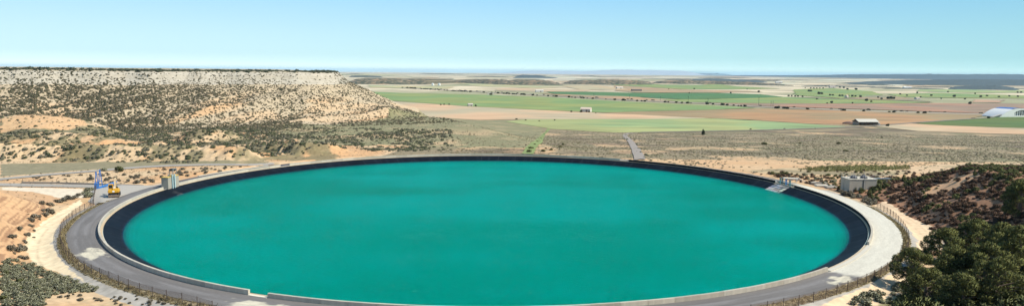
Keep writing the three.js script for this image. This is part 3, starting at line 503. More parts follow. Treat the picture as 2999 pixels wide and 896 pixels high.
// ---------------------------------------------------------------- machines and structures by the water
const camTurn = (x, z) => Math.atan2(-x, -z);              // turn that sets a thing's +z towards the viewpoint's hill
const concrete = new THREE.MeshStandardMaterial({ map: concMap, roughness: .9 }), stained = new THREE.MeshStandardMaterial({ map: gritMap([.24, .215, .18], [.46, .42, .345]), roughness: .92 });
stained.map.repeat.set(2.2, .22);
const steelDark = mat([.05, .055, .065], .5, { metalness: .4 }), steelGrey = mat([.30, .31, .32], .5, { metalness: .5 }), rubber = mat([.022, .02, .02], .85), paleBlue = mat([.50, .66, .68], .5), dirt = gritMap([.55, .5, .44], [1, 1, 1]), yellow = mat([.74, .42, .03], .5, { map: dirt }), ochre = mat([.62, .42, .09], .7), blue = mat([.045, .19, .56], .5, { map: dirt }), white = mat([.78, .78, .75], .6), rust = mat([.22, .10, .06], .9), glass = mat([.02, .03, .035], .12), beige = mat([.55, .42, .25], .6), teal = mat([.03, .16, .17], .5);
{ // wheeled excavator seen from behind
  const x = -97.25, z = -168.4, o = thing('wheeled_excavator', 'yellow wheeled excavator parked on the grey yard with its boom raised', 'excavator', [x, .02, z], camTurn(x, z) - .10);
  mesh('undercarriage', join([rbx(1.5, .42, 3.9, .08, 0, .72, -.7), bx(2.2, .16, .3, 0, .52, .75), bx(2.2, .16, .3, 0, .52, -2.0)]), steelDark, o);
  mesh('stabiliser_blade', join([rbx(2.3, .42, .12, .04, 0, .42, 1.32), bx(.14, .2, .5, -.5, .6, 1.1), bx(.14, .2, .5, .5, .6, 1.1)]), mat([.20, .15, .11], .8), o);
  for (const [wx, wz] of [[-.98, .75], [.98, .75], [-.98, -2], [.98, -2]]) {
    const w = new THREE.Group(); w.name = 'wheel'; w.position.set(wx, .53, wz); o.add(w);
    mesh('tyre', new THREE.TorusGeometry(.36, .17, 10, 22).rotateY(Math.PI / 2).scale(1.35, 1, 1), rubber, w);
    mesh('rim', cyl(.27, .28, 0, 0, 0, 16).rotateZ(Math.PI / 2), mat([.30, .11, .07], .6), w);
  }
  mesh('turntable', cyl(.62, .22, 0, 1.03, -.5, 20), steelDark, o);
  mesh('counterweight', rbx(2.42, .72, .62, .16, 0, 1.52, 1.12), yellow, o);
  mesh('body', join([rbx(2.38, .5, 2.6, .1, 0, 1.42, -.3), rbx(1.35, .5, 1.7, .14, .48, 1.9, .35)]), yellow, o);
  const cab = mesh('cab', join([rbx(.98, .1, 1.5, .05, -.68, 3.02, -.5), bx(.08, 1.4, .08, -1.12, 2.35, .2), bx(.08, 1.4, .08, -.24, 2.35, .2), bx(.08, 1.4, .08, -1.12, 2.35, -1.2), bx(.08, 1.4, .08, -.24, 2.35, -1.2), rbx(.96, .5, 1.46, .05, -.68, 1.9, -.5)]), yellow, o);
  mesh('window', bx(.82, .85, 1.36, -.68, 2.5, -.5), glass, cab);
  mesh('beacon', cyl(.09, .16, -.5, 3.15, 0, 10), mat([.75, .22, .02], .3), o);
  mesh('sign', rbx(.44, .38, .03, .01, 0.02, 1.55, 1.445), white, o);
  mesh('tail_light', join([bx(.16, .1, .03, -1.02, 1.3, 1.44), bx(.16, .1, .03, 1.02, 1.3, 1.44)]), mat([.35, .02, .02], .3), o);
  mesh('exhaust', cyl(.06, .5, .85, 2.35, .3, 8), steelDark, o);
  const boom = mesh('boom', join([bar([.12, 1.75, -1.0], [.12, 3.7, -1.9], .34, .42), bar([.12, 3.7, -1.9], [.12, 4.15, -3.1], .32, .36)]), beige, o);
  mesh('hydraulic_ram', rod([.12, 1.8, -1.35], [.12, 3.2, -2.0], .07), steelGrey, boom);
  mesh('stick', join([bar([.12, 4.2, -3.1], [.12, 1.9, -3.9], .26, .3)]), beige, o);
  mesh('bucket', join([rbx(.8, .6, .55, .1, .12, 1.65, -3.95)]), steelDark, o);
  mesh('engine_cover', rbx(.5, .26, .36, .08, .12, 2.28, .55), mat([.72, .70, .62], .5), o);
}
{ // blue steel gantry
  const [x, z] = at(283, 547, 0), y = H(x, z), o = thing('steel_gantry', 'blue steel gantry of two tall pointed frames with a sloping beam', 'gantry', [x, y, z], camTurn(x, z));
  const A = (cx, zz, w, h) => join([bar([cx - w, 0, zz], [cx - .06, h, zz], .2), bar([cx + w, 0, zz], [cx + .06, h, zz], .2), bx(.34, .2, .24, cx, h, zz), bx(w * 1.15, .14, .14, cx, h * .42, zz)]);
  mesh('frame', A(-.25, .5, .48, 4.7), blue, o); mesh('frame', A(.62, -.9, .5, 5.0), blue, o);
  mesh('cross_beam', join([bar([-.25, 2.0, .5], [.62, 2.1, -.9], .14), bar([-.25, .35, .5], [.62, .35, -.9], .16)]), blue, o);
  mesh('cabinet', join([rbx(.95, 1.75, .75, .04, -.35, .88, .85), bx(1.0, .06, .8, -.35, 1.78, .85)]), blue, o);
  mesh('skid', join([bx(2.6, .16, .2, .1, .08, .45), bx(2.6, .16, .2, .1, .08, -.85)]), blue, o);
  mesh('beam', join([bar([.3, .55, .1], [4.5, 1.75, -.1], .5, .26), bar([.3, .32, .55], [4.3, 1.35, .4], .12), bar([.3, .32, -.4], [4.3, 1.35, -.55], .12)]), mat([.055, .24, .60], .4), o);
  mesh('prop', join([bar([2.9, 0, .3], [2.9, 1.15, .3], .1), bar([2.9, 0, -.35], [2.9, 1.15, -.35], .1)]), blue, o);
}
{ // rust-brown lumps beside the excavator
  const r = rng(8);
  [[289, 581, .62], [299, 583, .34]].forEach(([a, b, s], i) => { const [x, z] = at(a, b, 0); const g = mergeVertices(new THREE.IcosahedronGeometry(s, 2)); const p = g.attributes.position; for (let k = 0; k < p.count; k++) { const f = .78 + .45 * fbm(p.getX(k) * 3 + 9 + i * 7, p.getZ(k) * 3 + p.getY(k) * 2, 2); p.setXYZ(k, p.getX(k) * f, p.getY(k) * f * (i ? .7 : 1.15), p.getZ(k) * f); } g.computeVertexNormals(); const o = mesh('boulder', g, mat([.27, .12, .075], .95)); o.position.set(x, H(x, z) + s * .45, z); tag(o, i ? 'small rust brown lump lying by the larger one' : 'upright rust brown lump beside the yellow excavator', 'boulder'); });
}
{ // low barrier along the lower road
  const P = hits([[60, 537], [160, 538], [250, 541], [330, 543.5], [417, 547]]), o = thing('low_barrier', 'long low concrete barrier with wire strands behind the lower road', 'barrier', [P[0][0], H(...P[0]), P[0][1]]), y0 = o.position.y, q = p => [p[0] - P[0][0], H(...p) - y0, p[1] - P[0][1]];
  for (let i = 0; i < P.length - 1; i++) { const a = q(P[i]), b = q(P[i + 1]); mesh('block', bar([a[0], a[1] + .2, a[2]], [b[0], b[1] + .2, b[2]], .3, .55), mat([.27, .245, .21], .95), o); for (const t of [0, .33, .66]) mesh('stake', cyl(.04, 1.3, lerp(a[0], b[0], t), lerp(a[1], b[1], t) + .6, lerp(a[2], b[2], t) - .3, 6), postMat, o); mesh('wire', rod([a[0], a[1] + 1.1, a[2] - .3], [b[0], b[1] + 1.1, b[2] - .3], .015, 4), postMat, o); }
}
// frame whose +x runs along the rim, +z towards the middle of the basin
function rimFrame(th, r) { const [x, z] = pol(th, r); return { x, z, turn: Math.atan2(CX - x, CZ - z) }; }
{ // intake tower
  const f = rimFrame(-84.7, 86.2), o = thing('intake_tower', 'concrete intake tower of two piers with stairs and hoist gear', 'tower', [f.x, 0, f.z], f.turn);
  // local +z towards the water, +x along the rim towards the viewpoint
  mesh('pier', rbx(1.7, 3.1, 2.0, .04, 1.9, 1.4, .3), stained, o); mesh('pier', rbx(1.5, 3.1, 1.9, .04, -1.35, 1.4, .3), stained, o);
  mesh('back_wall', bx(1.5, 3.0, .4, .28, 1.4, -.5), concrete, o);
  mesh('cap', rbx(1.85, .1, 2.15, .03, 1.9, 3.01, .3), ochre, o); mesh('cap', rbx(1.65, .1, 2.05, .03, -1.35, 3.01, .3), ochre, o);
  mesh('gate_guide', join([bx(.24, 3.9, .3, .72, 1.6, 1.35), bx(.24, 3.9, .3, -.28, 1.6, 1.35)]), paleBlue, o);
  mesh('hoist_frame', join([bx(.12, 1.5, .12, 2.6, 4.0, -.2), bx(.12, 1.5, .12, 1.0, 4.0, -.2), bx(1.9, .16, .16, 1.8, 4.75, -.2), bx(.12, 1.5, .12, 2.6, 4.0, .8), bx(.12, 1.5, .12, 1.0, 4.0, .8), bx(1.9, .16, .16, 1.8, 4.75, .8)]), steelGrey, o);
  mesh('hoist_motor', join([cyl(.34, .9, 0, 0, 0, 14).rotateZ(Math.PI / 2).translate(2.3, 4.5, .3), rbx(.6, .7, .6, .06, 1.1, 4.6, .3)]), steelDark, o);
  mesh('hoist_drum', cyl(.22, 1.0, 0, 0, 0, 14).rotateZ(Math.PI / 2).translate(1.7, 4.45, .3), white, o);
  mesh('handrail', join([rod([-2.3, 4.2, 1.4], [.5, 4.2, 1.4], .03), rod([-2.3, 3.3, 1.4], [-2.3, 4.2, 1.4], .03), rod([-.4, 3.3, 1.4], [-.4, 4.2, 1.4], .03), rod([-2.3, 4.2, 1.4], [-2.3, 4.2, -.8], .03), rod([-2.3, 3.3, -.8], [-2.3, 4.2, -.8], .03)]), steelGrey, o);
  const st = mesh('stair', join([bar([2.2, 3.2, -1.2], [3.6, 0, -3.0], .08, .26), bar([3.1, 3.2, -.9], [4.5, 0, -2.7], .08, .26)]), paleBlue, o);
  for (let k = 0; k < 10; k++) { const t = (k + .5) / 10; mesh('step', bx(.95, .05, .26, 2.65 + 1.4 * t, 3.15 * (1 - t), -1.05 - 1.8 * t), steelGrey, st); }
  mesh('apron', join([bar([.9, .02, 0], [.9, -2.1, 5.2], .34, .3), bar([-.6, .0, 0], [-.6, -2.1, 5.2], .34, .3)]), concrete, o);
  mesh('chute', bar([.15, -.12, .2], [.15, -2.2, 5.2], 1.4, .16), mat([.16, .145, .115], .9), o);
  const rack = mesh('trash_rack', join([bar([-1.0, .1, .6], [-1.0, -1.5, 4.6], .12), bar([-3.4, .1, .6], [-3.4, -1.5, 4.6], .12)]), mat([.24, .21, .18], .9), o);
  for (let k = 0; k < 9; k++) { const t = (k + .3) / 9; mesh('rung', bx(2.5, .08, .12, -2.2, .12 - 1.6 * t, .7 + 3.9 * t), mat([.20, .19, .18], .85), rack); }
}
{ // sluice platform
  const f = rimFrame(75.2, 85.4), o = thing('sluice_platform', 'sluice platform of pale slabs with four blue-green gate lifts', 'sluice', [f.x, 0, f.z], f.turn);
  const r = rng(12); // slabs laid on the bank, with gaps
  for (let i = 0; i < 5; i++) for (let j = 0; j < 4; j++) { const x = (i - 2) * 1.32, t = (j + .5) / 4, z = .5 + t * 3.6; const g = rbx(1.2, .14, .86, .03); g.rotateX(Math.atan(1 / SLOPE)); g.translate(x + (r() - .5) * .06, -.02 - z / SLOPE + .2, z); mesh('slab', g, mat(r() < .25 ? [.30, .27, .23] : [.56, .53, .46].map(v => v * (.85 + r() * .25)), .9), o); }
  mesh('bed', bar([0, -.02, .3], [0, -1.9, 4.5], 6.9, .12), mat([.22, .20, .17], .95), o);
  mesh('beam', bx(7.0, .3, .5, 0, .12, .1), mat([.40, .34, .25], .9), o);
  mesh('back_wall', bx(7.2, .9, .3, 0, .3, -.55), stained, o);
  for (const [x, m, h] of [[-2.6, teal, 1.5], [-.9, blue, 1.5], [.8, steelDark, 1.7], [1.7, teal, 1.6]]) {
    const q = new THREE.Group(); q.name = 'gate_lift'; q.position.set(-x, .2, .1); o.add(q);
    mesh('column', join([bx(.14, h, .14, -.2, h / 2, 0), bx(.14, h, .14, .2, h / 2, 0), bx(.6, .14, .3, 0, h, 0)]), m, q);
    mesh('handwheel', new THREE.TorusGeometry(.26, .04, 6, 16).rotateX(Math.PI / 2).translate(0, h + .2, 0), steelDark, q);
    mesh('stem', cyl(.05, h + .5, 0, h / 2, 0, 8), white, q);
  }
  mesh('railing', join([rod([-3.4, 1.1, .35], [3.4, 1.1, .35], .03), ...[-3.4, -1.2, 1.0, 3.4].map(x => rod([x, .1, .35], [x, 1.1, .35], .03))]), paleBlue, o);
}
{ // concrete tank building
  const [x, z] = at(2490, 561, -.4), o = thing('concrete_tank', 'weathered concrete tank block with railings and two dark domes', 'tank', [x, -.6, z], .06);
  const Wd = 7.7, Dp = 4.6, Ht = 3.45;
  const front = stained.clone(); front.map = gritMap([.30, .265, .21], [.50, .45, .37]); front.map.repeat.set(2.6, .2);
  mesh('wall', bx(Wd / 2 - .1, Ht, Dp * .62, Wd / 4 - .05, Ht / 2, -Dp * .31), front, o); mesh('wall', bx(Wd / 2 - .1, Ht, Dp * .62, Wd * .75 + .05, Ht / 2, -Dp * .31), front, o);
  mesh('wall', bx(Wd, Ht * 1.02, Dp * .34, Wd / 2, Ht * .51, -Dp * .83), front, o);
  mesh('joint', bx(.3, Ht - .2, .3, Wd / 2, Ht / 2, -.25), mat([.12, .11, .10], .9), o);
  mesh('roof_slab', join([rbx(Wd + .2, .16, Dp * .66, .03, Wd / 2, Ht + .08, -Dp * .31)]), concrete, o); mesh('roof_slab', rbx(Wd + .2, .16, Dp * .36, .03, Wd / 2, Ht * 1.02 + .09, -Dp * .84), concrete, o);
  for (const dx of [2.0, 4.9]) { const q = new THREE.Group(); q.name = 'dome'; q.position.set(dx, Ht + .14, -1.7); o.add(q); mesh('shell', new THREE.SphereGeometry(.95, 18, 8, 0, Math.PI * 2, 0, Math.PI / 2).scale(1, .95, 1), steelDark, q); for (let k = 0; k < 4; k++) mesh('rib', new THREE.TorusGeometry(.97, .035, 5, 14, Math.PI).rotateY(k * Math.PI / 4).scale(1, .95, 1), steelGrey, q); mesh('mast', cyl(.03, 1.2, 0, 1.4, 0, 6), steelGrey, q); }
  const posts = []; for (let k = 0; k <= 8; k++) posts.push(rod([k * Wd / 8, Ht, -.1], [k * Wd / 8, Ht + 1.05, -.1], .025, 6), rod([k * Wd / 8, Ht, -Dp + .1], [k * Wd / 8, Ht + 1.1, -Dp + .1], .025, 6)); for (let k = 0; k <= 3; k++) posts.push(rod([0.05, Ht, -k * Dp / 3.2], [0.05, Ht + 1.05, -k * Dp / 3.2], .025, 6));
  mesh('railing', join([...posts, rod([0, Ht + 1.05, -.1], [Wd, Ht + 1.05, -.1], .025, 6), rod([0, Ht + .6, -.1], [Wd, Ht + .6, -.1], .02, 6), rod([0, Ht + 1.1, -Dp + .1], [Wd, Ht + 1.1, -Dp + .1], .025, 6), rod([.05, Ht + 1.05, -.1], [.05, Ht + 1.05, -Dp + .1], .025, 6)]), mat([.42, .38, .36], .6), o);
  const rungs = []; for (let k = 0; k < 11; k++) rungs.push(rod([4.05, .4 + k * .32, .12], [4.45, .4 + k * .32, .12], .02, 5)); mesh('ladder', join([...rungs, rod([4.05, 0, .12], [4.05, Ht + .9, .12], .025, 6), rod([4.45, 0, .12], [4.45, Ht + .9, .12], .025, 6)]), steelGrey, o);
  const wk = mesh('walkway', bx(5.5, .14, 1.2, Wd + 2.75, Ht - .1, -3.0), steelGrey, o); mesh('handrail', join([rod([Wd, Ht + .9, -2.45], [Wd + 5.5, Ht + .9, -2.45], .025, 6), ...[0, 1.8, 3.6, 5.4].map(k => rod([Wd + k, Ht, -2.45], [Wd + k, Ht + .9, -2.45], .025, 6))]), steelGrey, wk);
  mesh('support', bx(.4, Ht + .8, .4, Wd + 4.6, Ht / 2 - .5, -3.0), stained, o);
}
[[2320, 526, 5, 2.2, 'flat concrete slab lying behind the sluice platform'], [2400, 537, 4.6, 2.4, 'grey concrete slab lying in scrub beside the dark road'], [2417, 545, 5.0, 2.2, 'cracked concrete slab lying next to the tank block'], [2437, 551, 3.2, 2, 'small concrete slab half hidden at the edge of the pale road']].forEach(([a, b, w, d, label], i) => { const [x, z] = hit(a, b); const o = mesh('concrete_slab', rbx(w, .5, d, .05, 0, .12, 0), i % 2 ? stained : concrete); o.position.set(x, H(x, z), z); o.rotation.y = -.25 + i * .1; tag(o, label, 'slab'); });
{ const [x, z] = hit(2336, 534), o = thing('pipe_rail', 'bent pale pipe rail standing by the concrete slab', 'rail', [x, H(x, z), z], .1); mesh('rail', join([rod([0, .9, 0], [1.6, .75, 0], .05), rod([1.6, .75, 0], [2.6, .1, .4], .05)]), white, o); mesh('leg', rod([0, -.1, 0], [0, .9, 0], .05), white, o); mesh('leg', rod([1.6, -.1, 0], [1.6, .75, 0], .05), white, o); }

// ---------------------------------------------------------------- farm buildings on the plain
const plainAt = (px, py) => { const [x, z] = at(px, py, PLAIN); return [x, PLAIN + .3, z]; };
{ // open barn
  const p = plainAt(2537, 366), o = thing('open_barn', 'long open barn with pale sheet roof beside the brown field', 'barn', p, .12);
  const W = 27, D = 14, h = 4.2;
  for (let k = 0; k <= 5; k++) { mesh('post', bx(.4, h, .4, -W / 2 + k * W / 5, h / 2, D / 2 - .3), mat([.2, .18, .16], .9), o); }
  mesh('back_wall', bx(W, h, .4, 0, h / 2, -D / 2), mat([.30, .22, .17], .95), o); mesh('side_wall', bx(.4, h, D, -W / 2, h / 2, 0), mat([.32, .24, .18], .95), o); mesh('side_wall', bx(.4, h, D, W / 2, h / 2, 0), mat([.45, .38, .30], .95), o);
  mesh('roof_beam', bx(W, .35, .3, 0, h - .2, D / 2 - .3), mat([.3, .25, .2], .9), o);
  const roof = new THREE.Shape([new THREE.Vector2(-D / 2 - 1, h - .3), new THREE.Vector2(0, h + 3.2), new THREE.Vector2(D / 2 + 1, h - .3), new THREE.Vector2(D / 2 + 1, h), new THREE.Vector2(0, h + 3.5), new THREE.Vector2(-D / 2 - 1, h)]);
  mesh('roof', new THREE.ExtrudeGeometry(roof, { depth: W + 2, bevelEnabled: false }).rotateY(Math.PI / 2).translate(-W / 2 - 1, .1, 0), mat([.50, .47, .40], .8), o);
  mesh('lean_to', bx(4.5, 2.6, 6, W / 2 + 2.6, 1.3, 1.5), mat([.5, .46, .4], .9), o); mesh('door', bx(1.6, 2.0, .2, W / 2 + 2.4, 1.0, 4.55), mat([.16, .14, .12], .7), o);
}
function house(px, py, w, d, h, roofH, wallC, roofC, label, category = 'house', turn = .2) {
  const o = thing(category === 'shed' ? 'white_shed' : 'farm_house', label, category, plainAt(px, py), turn);
  mesh('wall', bx(w, h, d, 0, h / 2, 0), mat(wallC.map(v => v * .78), .9), o);
  const s = new THREE.Shape([new THREE.Vector2(-d / 2 - .4, h - .1), new THREE.Vector2(d / 2 + .4, h - .1), new THREE.Vector2(0, h + roofH)]);
  mesh('roof', new THREE.ExtrudeGeometry(s, { depth: w + .8, bevelEnabled: false }).rotateY(Math.PI / 2).translate(-w / 2 - .4, .05, 0), mat(roofC, .85), o);
  mesh('door', bx(w * .16, h * .7, .2, w * .12, h * .35, d / 2 + .05), mat([.14, .10, .08], .7), o);
  return o;
}
house(1717, 328, 17, 9, 5, 2.6, [.74, .70, .60], [.62, .50, .40], 'white farmhouse at the edge of the long green field', 'house', -.4);
house(1377, 311, 9, 7, 3.4, 1.6, [.66, .60, .50], [.50, .46, .40], 'pale hut between the green and cream fields', 'shed', .3);
house(2660, 259, 42, 18, 6, 3, [.76, .76, .72], [.7, .7, .68], 'long white shed far out among the green fields', 'shed', .1);
house(2690, 291, 12, 9, 4, 2, [.74, .72, .66], [.55, .42, .34], 'small white house near the dotted trees', 'house', .2);
house(2482, 286, 9, 8, 5.5, 2.2, [.74, .70, .62], [.60, .40, .3], 'white house among the dark farm trees', 'house', .6);
house(1580, 269.5, 26, 12, 5, 2, [.70, .68, .62], [.66, .62, .55], 'pale shed by the cream strip beyond the railway', 'shed', .2);
house(2440, 257, 30, 14, 6, 3, [.70, .66, .6], [.6, .5, .42], 'pale farmstead behind a dark tree clump', 'house', .1);
house(1815, 260, 28, 14, 6, 2.5, [.72, .68, .6], [.66, .6, .5], 'pale shed on the straw field', 'shed', .3);
house(1865, 266.5, 38, 12, 5, 2, [.16, .13, .11], [.2, .17, .15], 'dark long shed behind the deep green field', 'shed', .2);
house(2283, 243, 50, 24, 8, 4, [.74, .72, .66], [.68, .64, .58], 'far pale farm building on the hazy scarp', 'house', 0);
for (const [px, label] of [[1267, 'white round tank standing beside its twin below the scarp'], [1286, 'white round tank nearer the terrace strip']]) { const o = thing('storage_tank', label, 'tank', plainAt(px, 250.5)); mesh('drum', cyl(6.2, 8.5, 0, 4.25, 0, 24), white, o); mesh('cap', new THREE.ConeGeometry(6.4, 2.6, 24).translate(0, 9.8, 0), mat([.7, .72, .74], .6), o); }
{ // culvert portal under the railway
  const p = plainAt(1437, 278.4), o = thing('culvert_portal', 'concrete underpass portal with a dark opening in the railway bank', 'underpass', p, .25);
  mesh('wing', bx(7, 5, 1, -7.5, 2.5, 0), concrete, o); mesh('wing', bx(4, 5, 1, 6.5, 2.5, 0), concrete, o); mesh('lintel', bx(19, 1.2, 1.1, -.5, 5.6, 0), concrete, o); mesh('tunnel_wall', bx(.5, 5, 9, -4.2, 2.5, -5), concrete, o); mesh('tunnel_wall', bx(.5, 5, 9, 4.8, 2.5, -5), concrete, o); mesh('tunnel_roof', bx(9.4, .5, 9, .3, 5.1, -5.1), concrete, o); mesh('tunnel_end', bx(9, 5, .4, .3, 2.5, -9.6), mat([.44, .34, .22], .95), o);
}
{ // arched hall
  const [x, y, z] = plainAt(2962, 341), o = thing('arched_hall', 'white arched hall with blue roof and a dark colonnade', 'hall', [x, y, z], .22), R = 62, half = 39, D = 34;
  const arc = t => { const a = lerp(-1, 1, t) * Math.asin(half / R); return [R * Math.sin(a), R * Math.cos(a) - R * Math.cos(Math.asin(half / R))]; };
  const face = new THREE.Shape(); for (let k = 0; k <= 24; k++) { const [a, b] = arc(k / 24); k ? face.lineTo(a, b) : face.moveTo(a, b); }
  const hole = new THREE.Path([new THREE.Vector2(-11, 2.2), new THREE.Vector2(15, 2.2), new THREE.Vector2(15, 10.4), new THREE.Vector2(2, 11), new THREE.Vector2(-6, 9.6), new THREE.Vector2(-11, 7.2)]); face.holes.push(hole);
  mesh('front_wall', new THREE.ExtrudeGeometry(face, { depth: .8, bevelEnabled: false }).translate(0, 0, D / 2), mat([.78, .77, .72], .8), o);
  mesh('back_wall', bx(30, 11, .6, 2, 5.5, D / 2 - 14), mat([.70, .68, .62], .9), o);
  for (let k = 0; k < 6; k++) mesh('column', bx(.9, 9, .9, -9 + k * 4.4, 5, D / 2 + .2), white, o);
  const strip = (t0, t1, z0, z1, lift) => { const pos = [], tri = [], n = 14; for (let k = 0; k <= n; k++) { const [a, b] = arc(lerp(t0, t1, k / n)); pos.push(a, b + lift, z0, a, b + lift, z1); } for (let k = 0; k < n; k++) { const a = k * 2; tri.push(a, a + 1, a + 2, a + 2, a + 1, a + 3); } const g = new THREE.BufferGeometry(); g.setAttribute('position', new THREE.Float32BufferAttribute(pos, 3)); g.setIndex(tri); g.computeVertexNormals(); return g; };
  const roofW = mat([.66, .66, .64], .7, { side: THREE.DoubleSide }), roofB = mat([.03, .13, .42], .5, { side: THREE.DoubleSide });
  mesh('roof_panel', strip(0, .34, -D / 2, D / 2 + .9, .25), roofW, o); mesh('roof_panel', strip(.34, .68, -D / 2, D / 2 - 2, .6), roofB, o); mesh('roof_panel', strip(.68, 1, -D / 2, D / 2 + .9, .25), roofW, o);
  mesh('side_ramp', bar([-half - 12, .3, D / 2 - 3], [-half + 5, 4.2, D / 2 - 3], 6, .5), mat([.42, .40, .36], .9), o);
}
{ const p = plainAt(2487, 363), g = new THREE.SphereGeometry(1, 16, 8, 0, Math.PI * 2, 0, Math.PI / 2).scale(8, 3, 5); const o = mesh('manure_heap', g, mat([.12, .075, .06], 1)); o.position.set(...p); tag(o, 'dark brown heap of earth by the open barn', 'heap'); }
for (const [px, py, h, label] of [[2017, 301, 15, 'thin dark pole beside the railway bank'], [2224, 309, 17, 'thin dark pole beside the railway bank'], [2260, 313, 12, 'thin dark pole beside the railway bank'], [2266, 313, 12, 'thin dark pole beside the railway bank'], [1740, 286, 11, 'thin dark pole beside the railway bank'], [1845, 291, 11, 'thin dark pole beside the railway bank'], [1935, 296, 11, 'thin dark pole beside the railway bank'], [2075, 302, 11, 'thin dark pole beside the railway bank']]) { const o = thing('utility_pole', label, 'pole', plainAt(px, py), 0, 'poles along the railway'); mesh('shaft', cyl(.3, h, 0, h / 2, 0, 6), steelDark, o); mesh('crossarm', bx(2.6, .25, .25, 0, h - 1, 0), steelDark, o); }

// ---------------------------------------------------------------- plants
function blades(seed, N, lobes, len, wid, up, shades, fill = .55) {   // many small leaf faces spread through a set of lobes [x, y, z, rx, ry]
  const r = rng(seed), pos = [], col = [], nor = [], vol = lobes.map(l => l[3] * l[3] * l[4]), tot = vol.reduce((a, b) => a + b, 0);
  for (let i = 0; i < N; i++) {
    let k = 0, q = r() * tot; while (k < lobes.length - 1 && (q -= vol[k]) > 0) k++;
    const l = lobes[k]; let dx, dy, dz, m; do { dx = r() * 2 - 1; dy = r() * 2 - 1; dz = r() * 2 - 1; m = Math.hypot(dx, dy, dz); } while (m > 1 || m < .05);
    dx /= m; dy /= m; dz /= m; const R = fill + (1 - fill) * Math.sqrt(r());
    const x = l[0] + dx * R * l[3], y = Math.max(.01, l[1] + dy * R * l[4]), z = l[2] + dz * R * l[3];
    let ax = dx + (r() - .5) * 1.3, ay = dy + up + (r() - .5) * .9, az = dz + (r() - .5) * 1.3; const al = Math.hypot(ax, ay, az) || 1; ax /= al; ay /= al; az /= al;
    let bx_ = r() - .5, by = r() - .5, bz = r() - .5; const dt = bx_ * ax + by * ay + bz * az; bx_ -= dt * ax; by -= dt * ay; bz -= dt * az; const bl = Math.hypot(bx_, by, bz) || 1;
    const L = len * (.6 + .8 * r()), w = wid * (.6 + .8 * r()) / bl;
    pos.push(x - bx_ * w, y - by * w, z - bz * w, x + bx_ * w, y + by * w, z + bz * w, x + ax * L, y + ay * L, z + az * L);
    { let nx = dx + (r() - .5) * .9, ny = dy + .25 + (r() - .5) * .9, nz = dz + (r() - .5) * .9; const q = Math.hypot(nx, ny, nz); for (let j = 0; j < 3; j++) nor.push(nx / q, ny / q, nz / q); }
    const s = shades[Math.floor(r() * shades.length)], f = .75 + .5 * r(); for (let j = 0; j < 3; j++) col.push(s[0] * f, s[1] * f, s[2] * f);
  }
  const g = new THREE.BufferGeometry(); g.setAttribute('position', new THREE.Float32BufferAttribute(pos, 3)); g.setAttribute('color', new THREE.Float32BufferAttribute(col, 3)); g.setAttribute('normal', new THREE.Float32BufferAttribute(nor, 3)); return g;
}
const leafMat = new THREE.MeshStandardMaterial({ vertexColors: true, roughness: .85, side: THREE.DoubleSide });
const lobesOf = (seed, n, spread, rr, ry) => { const r = rng(seed), L = [[0, ry * .45, 0, rr, ry * .7]]; for (let i = 0; i < n; i++) { const a = r() * 6.283, d = spread * (.5 + .5 * r()); L.push([Math.cos(a) * d, ry * (.25 + .4 * r()), Math.sin(a) * d, rr * (.5 + .3 * r()), ry * (.4 + .25 * r())]); } return L; };
const shrubKinds = {
  grey: [[.36, .37, .255], [.28, .29, .18], [.42, .41, .31], [.23, .24, .13]],
  greyBrown: [[.24, .215, .165], [.19, .175, .13], [.29, .26, .205], [.165, .16, .10]],
  green: [[.12, .135, .042], [.08, .10, .033], [.165, .17, .058]],
  heath: [[.15, .085, .055], [.105, .062, .042], [.19, .115, .075], [.09, .07, .036]],
};
const shrubGeo = {}; for (const k in shrubKinds) shrubGeo[k] = [1, 2, 3].map(v => blades(v * 17 + k.length, 620, lobesOf(v * 5 + k.length, 6, .62, .55, .95), .22, .07, .35, shrubKinds[k], .5));
function scatterPx(poly, n, seed) { const r = rng(seed); let x0 = 1e9, x1 = -1e9, y0 = 1e9, y1 = -1e9; for (const [x, y] of poly) { x0 = Math.min(x0, x); x1 = Math.max(x1, x); y0 = Math.min(y0, y); y1 = Math.max(y1, y); } const P = [[x0, y0], [x1, y1]], out = []; let guard = 0; while (out.length < n && guard++ < n * 60) { const x = lerp(x0, x1, r()), y = lerp(y0, y1, r()); if (!inPoly(poly, x, y)) continue; const h = hit(x, y); if (Math.hypot(h[0] - CX, h[1] - CZ) > 91.6) out.push(h); } return out; }
function shrubs(points, kind, s0, s1, label, group, seed, name = kind === 'green' ? 'bush' : kind === 'grey' ? 'saltbush' : 'shrub', flat = .8) {
  const r = rng(seed);
  for (const [x, z] of points) { const s = lerp(s0, s1, r() * r()), o = mesh(name, shrubGeo[kind][Math.floor(r() * 3)], leafMat); o.position.set(x, H(x, z) - .06 * s, z); o.scale.set(s * (.9 + r() * .3), s * flat * (.8 + .4 * r()), s * (.9 + r() * .3)); o.rotation.y = r() * 6.28; tag(o, label, 'shrub', group); }
}
function massOf(name, label, geo, m, points, size, seed, tint, kind = 'vegetation', flat = .85, sink = .1) {
  const r = rng(seed), I = new THREE.InstancedMesh(geo, m, points.length), d = new THREE.Object3D(), c = new THREE.Color();
  points.forEach(([x, z, k = 1], i) => { const s = lerp(size[0], size[1], Math.pow(r(), 1.6)) * k; d.position.set(x, H(x, z) - sink * s, z); d.rotation.set(0, r() * 6.28, 0); d.scale.set(s * (.8 + .5 * r()), s * flat * (.75 + .5 * r()), s * (.8 + .5 * r())); d.updateMatrix(); I.setMatrixAt(i, d.matrix); const f = .75 + .5 * r(), t = tint[Math.floor(r() * tint.length)]; c.setRGB(t[0] * f, t[1] * f, t[2] * f); I.setColorAt(i, c); });
  I.name = numbered(name); I.castShadow = I.receiveShadow = true; scene.add(I); return tag(I, label, kind, null, 'stuff');
}
const white3 = [[1, 1, 1]];
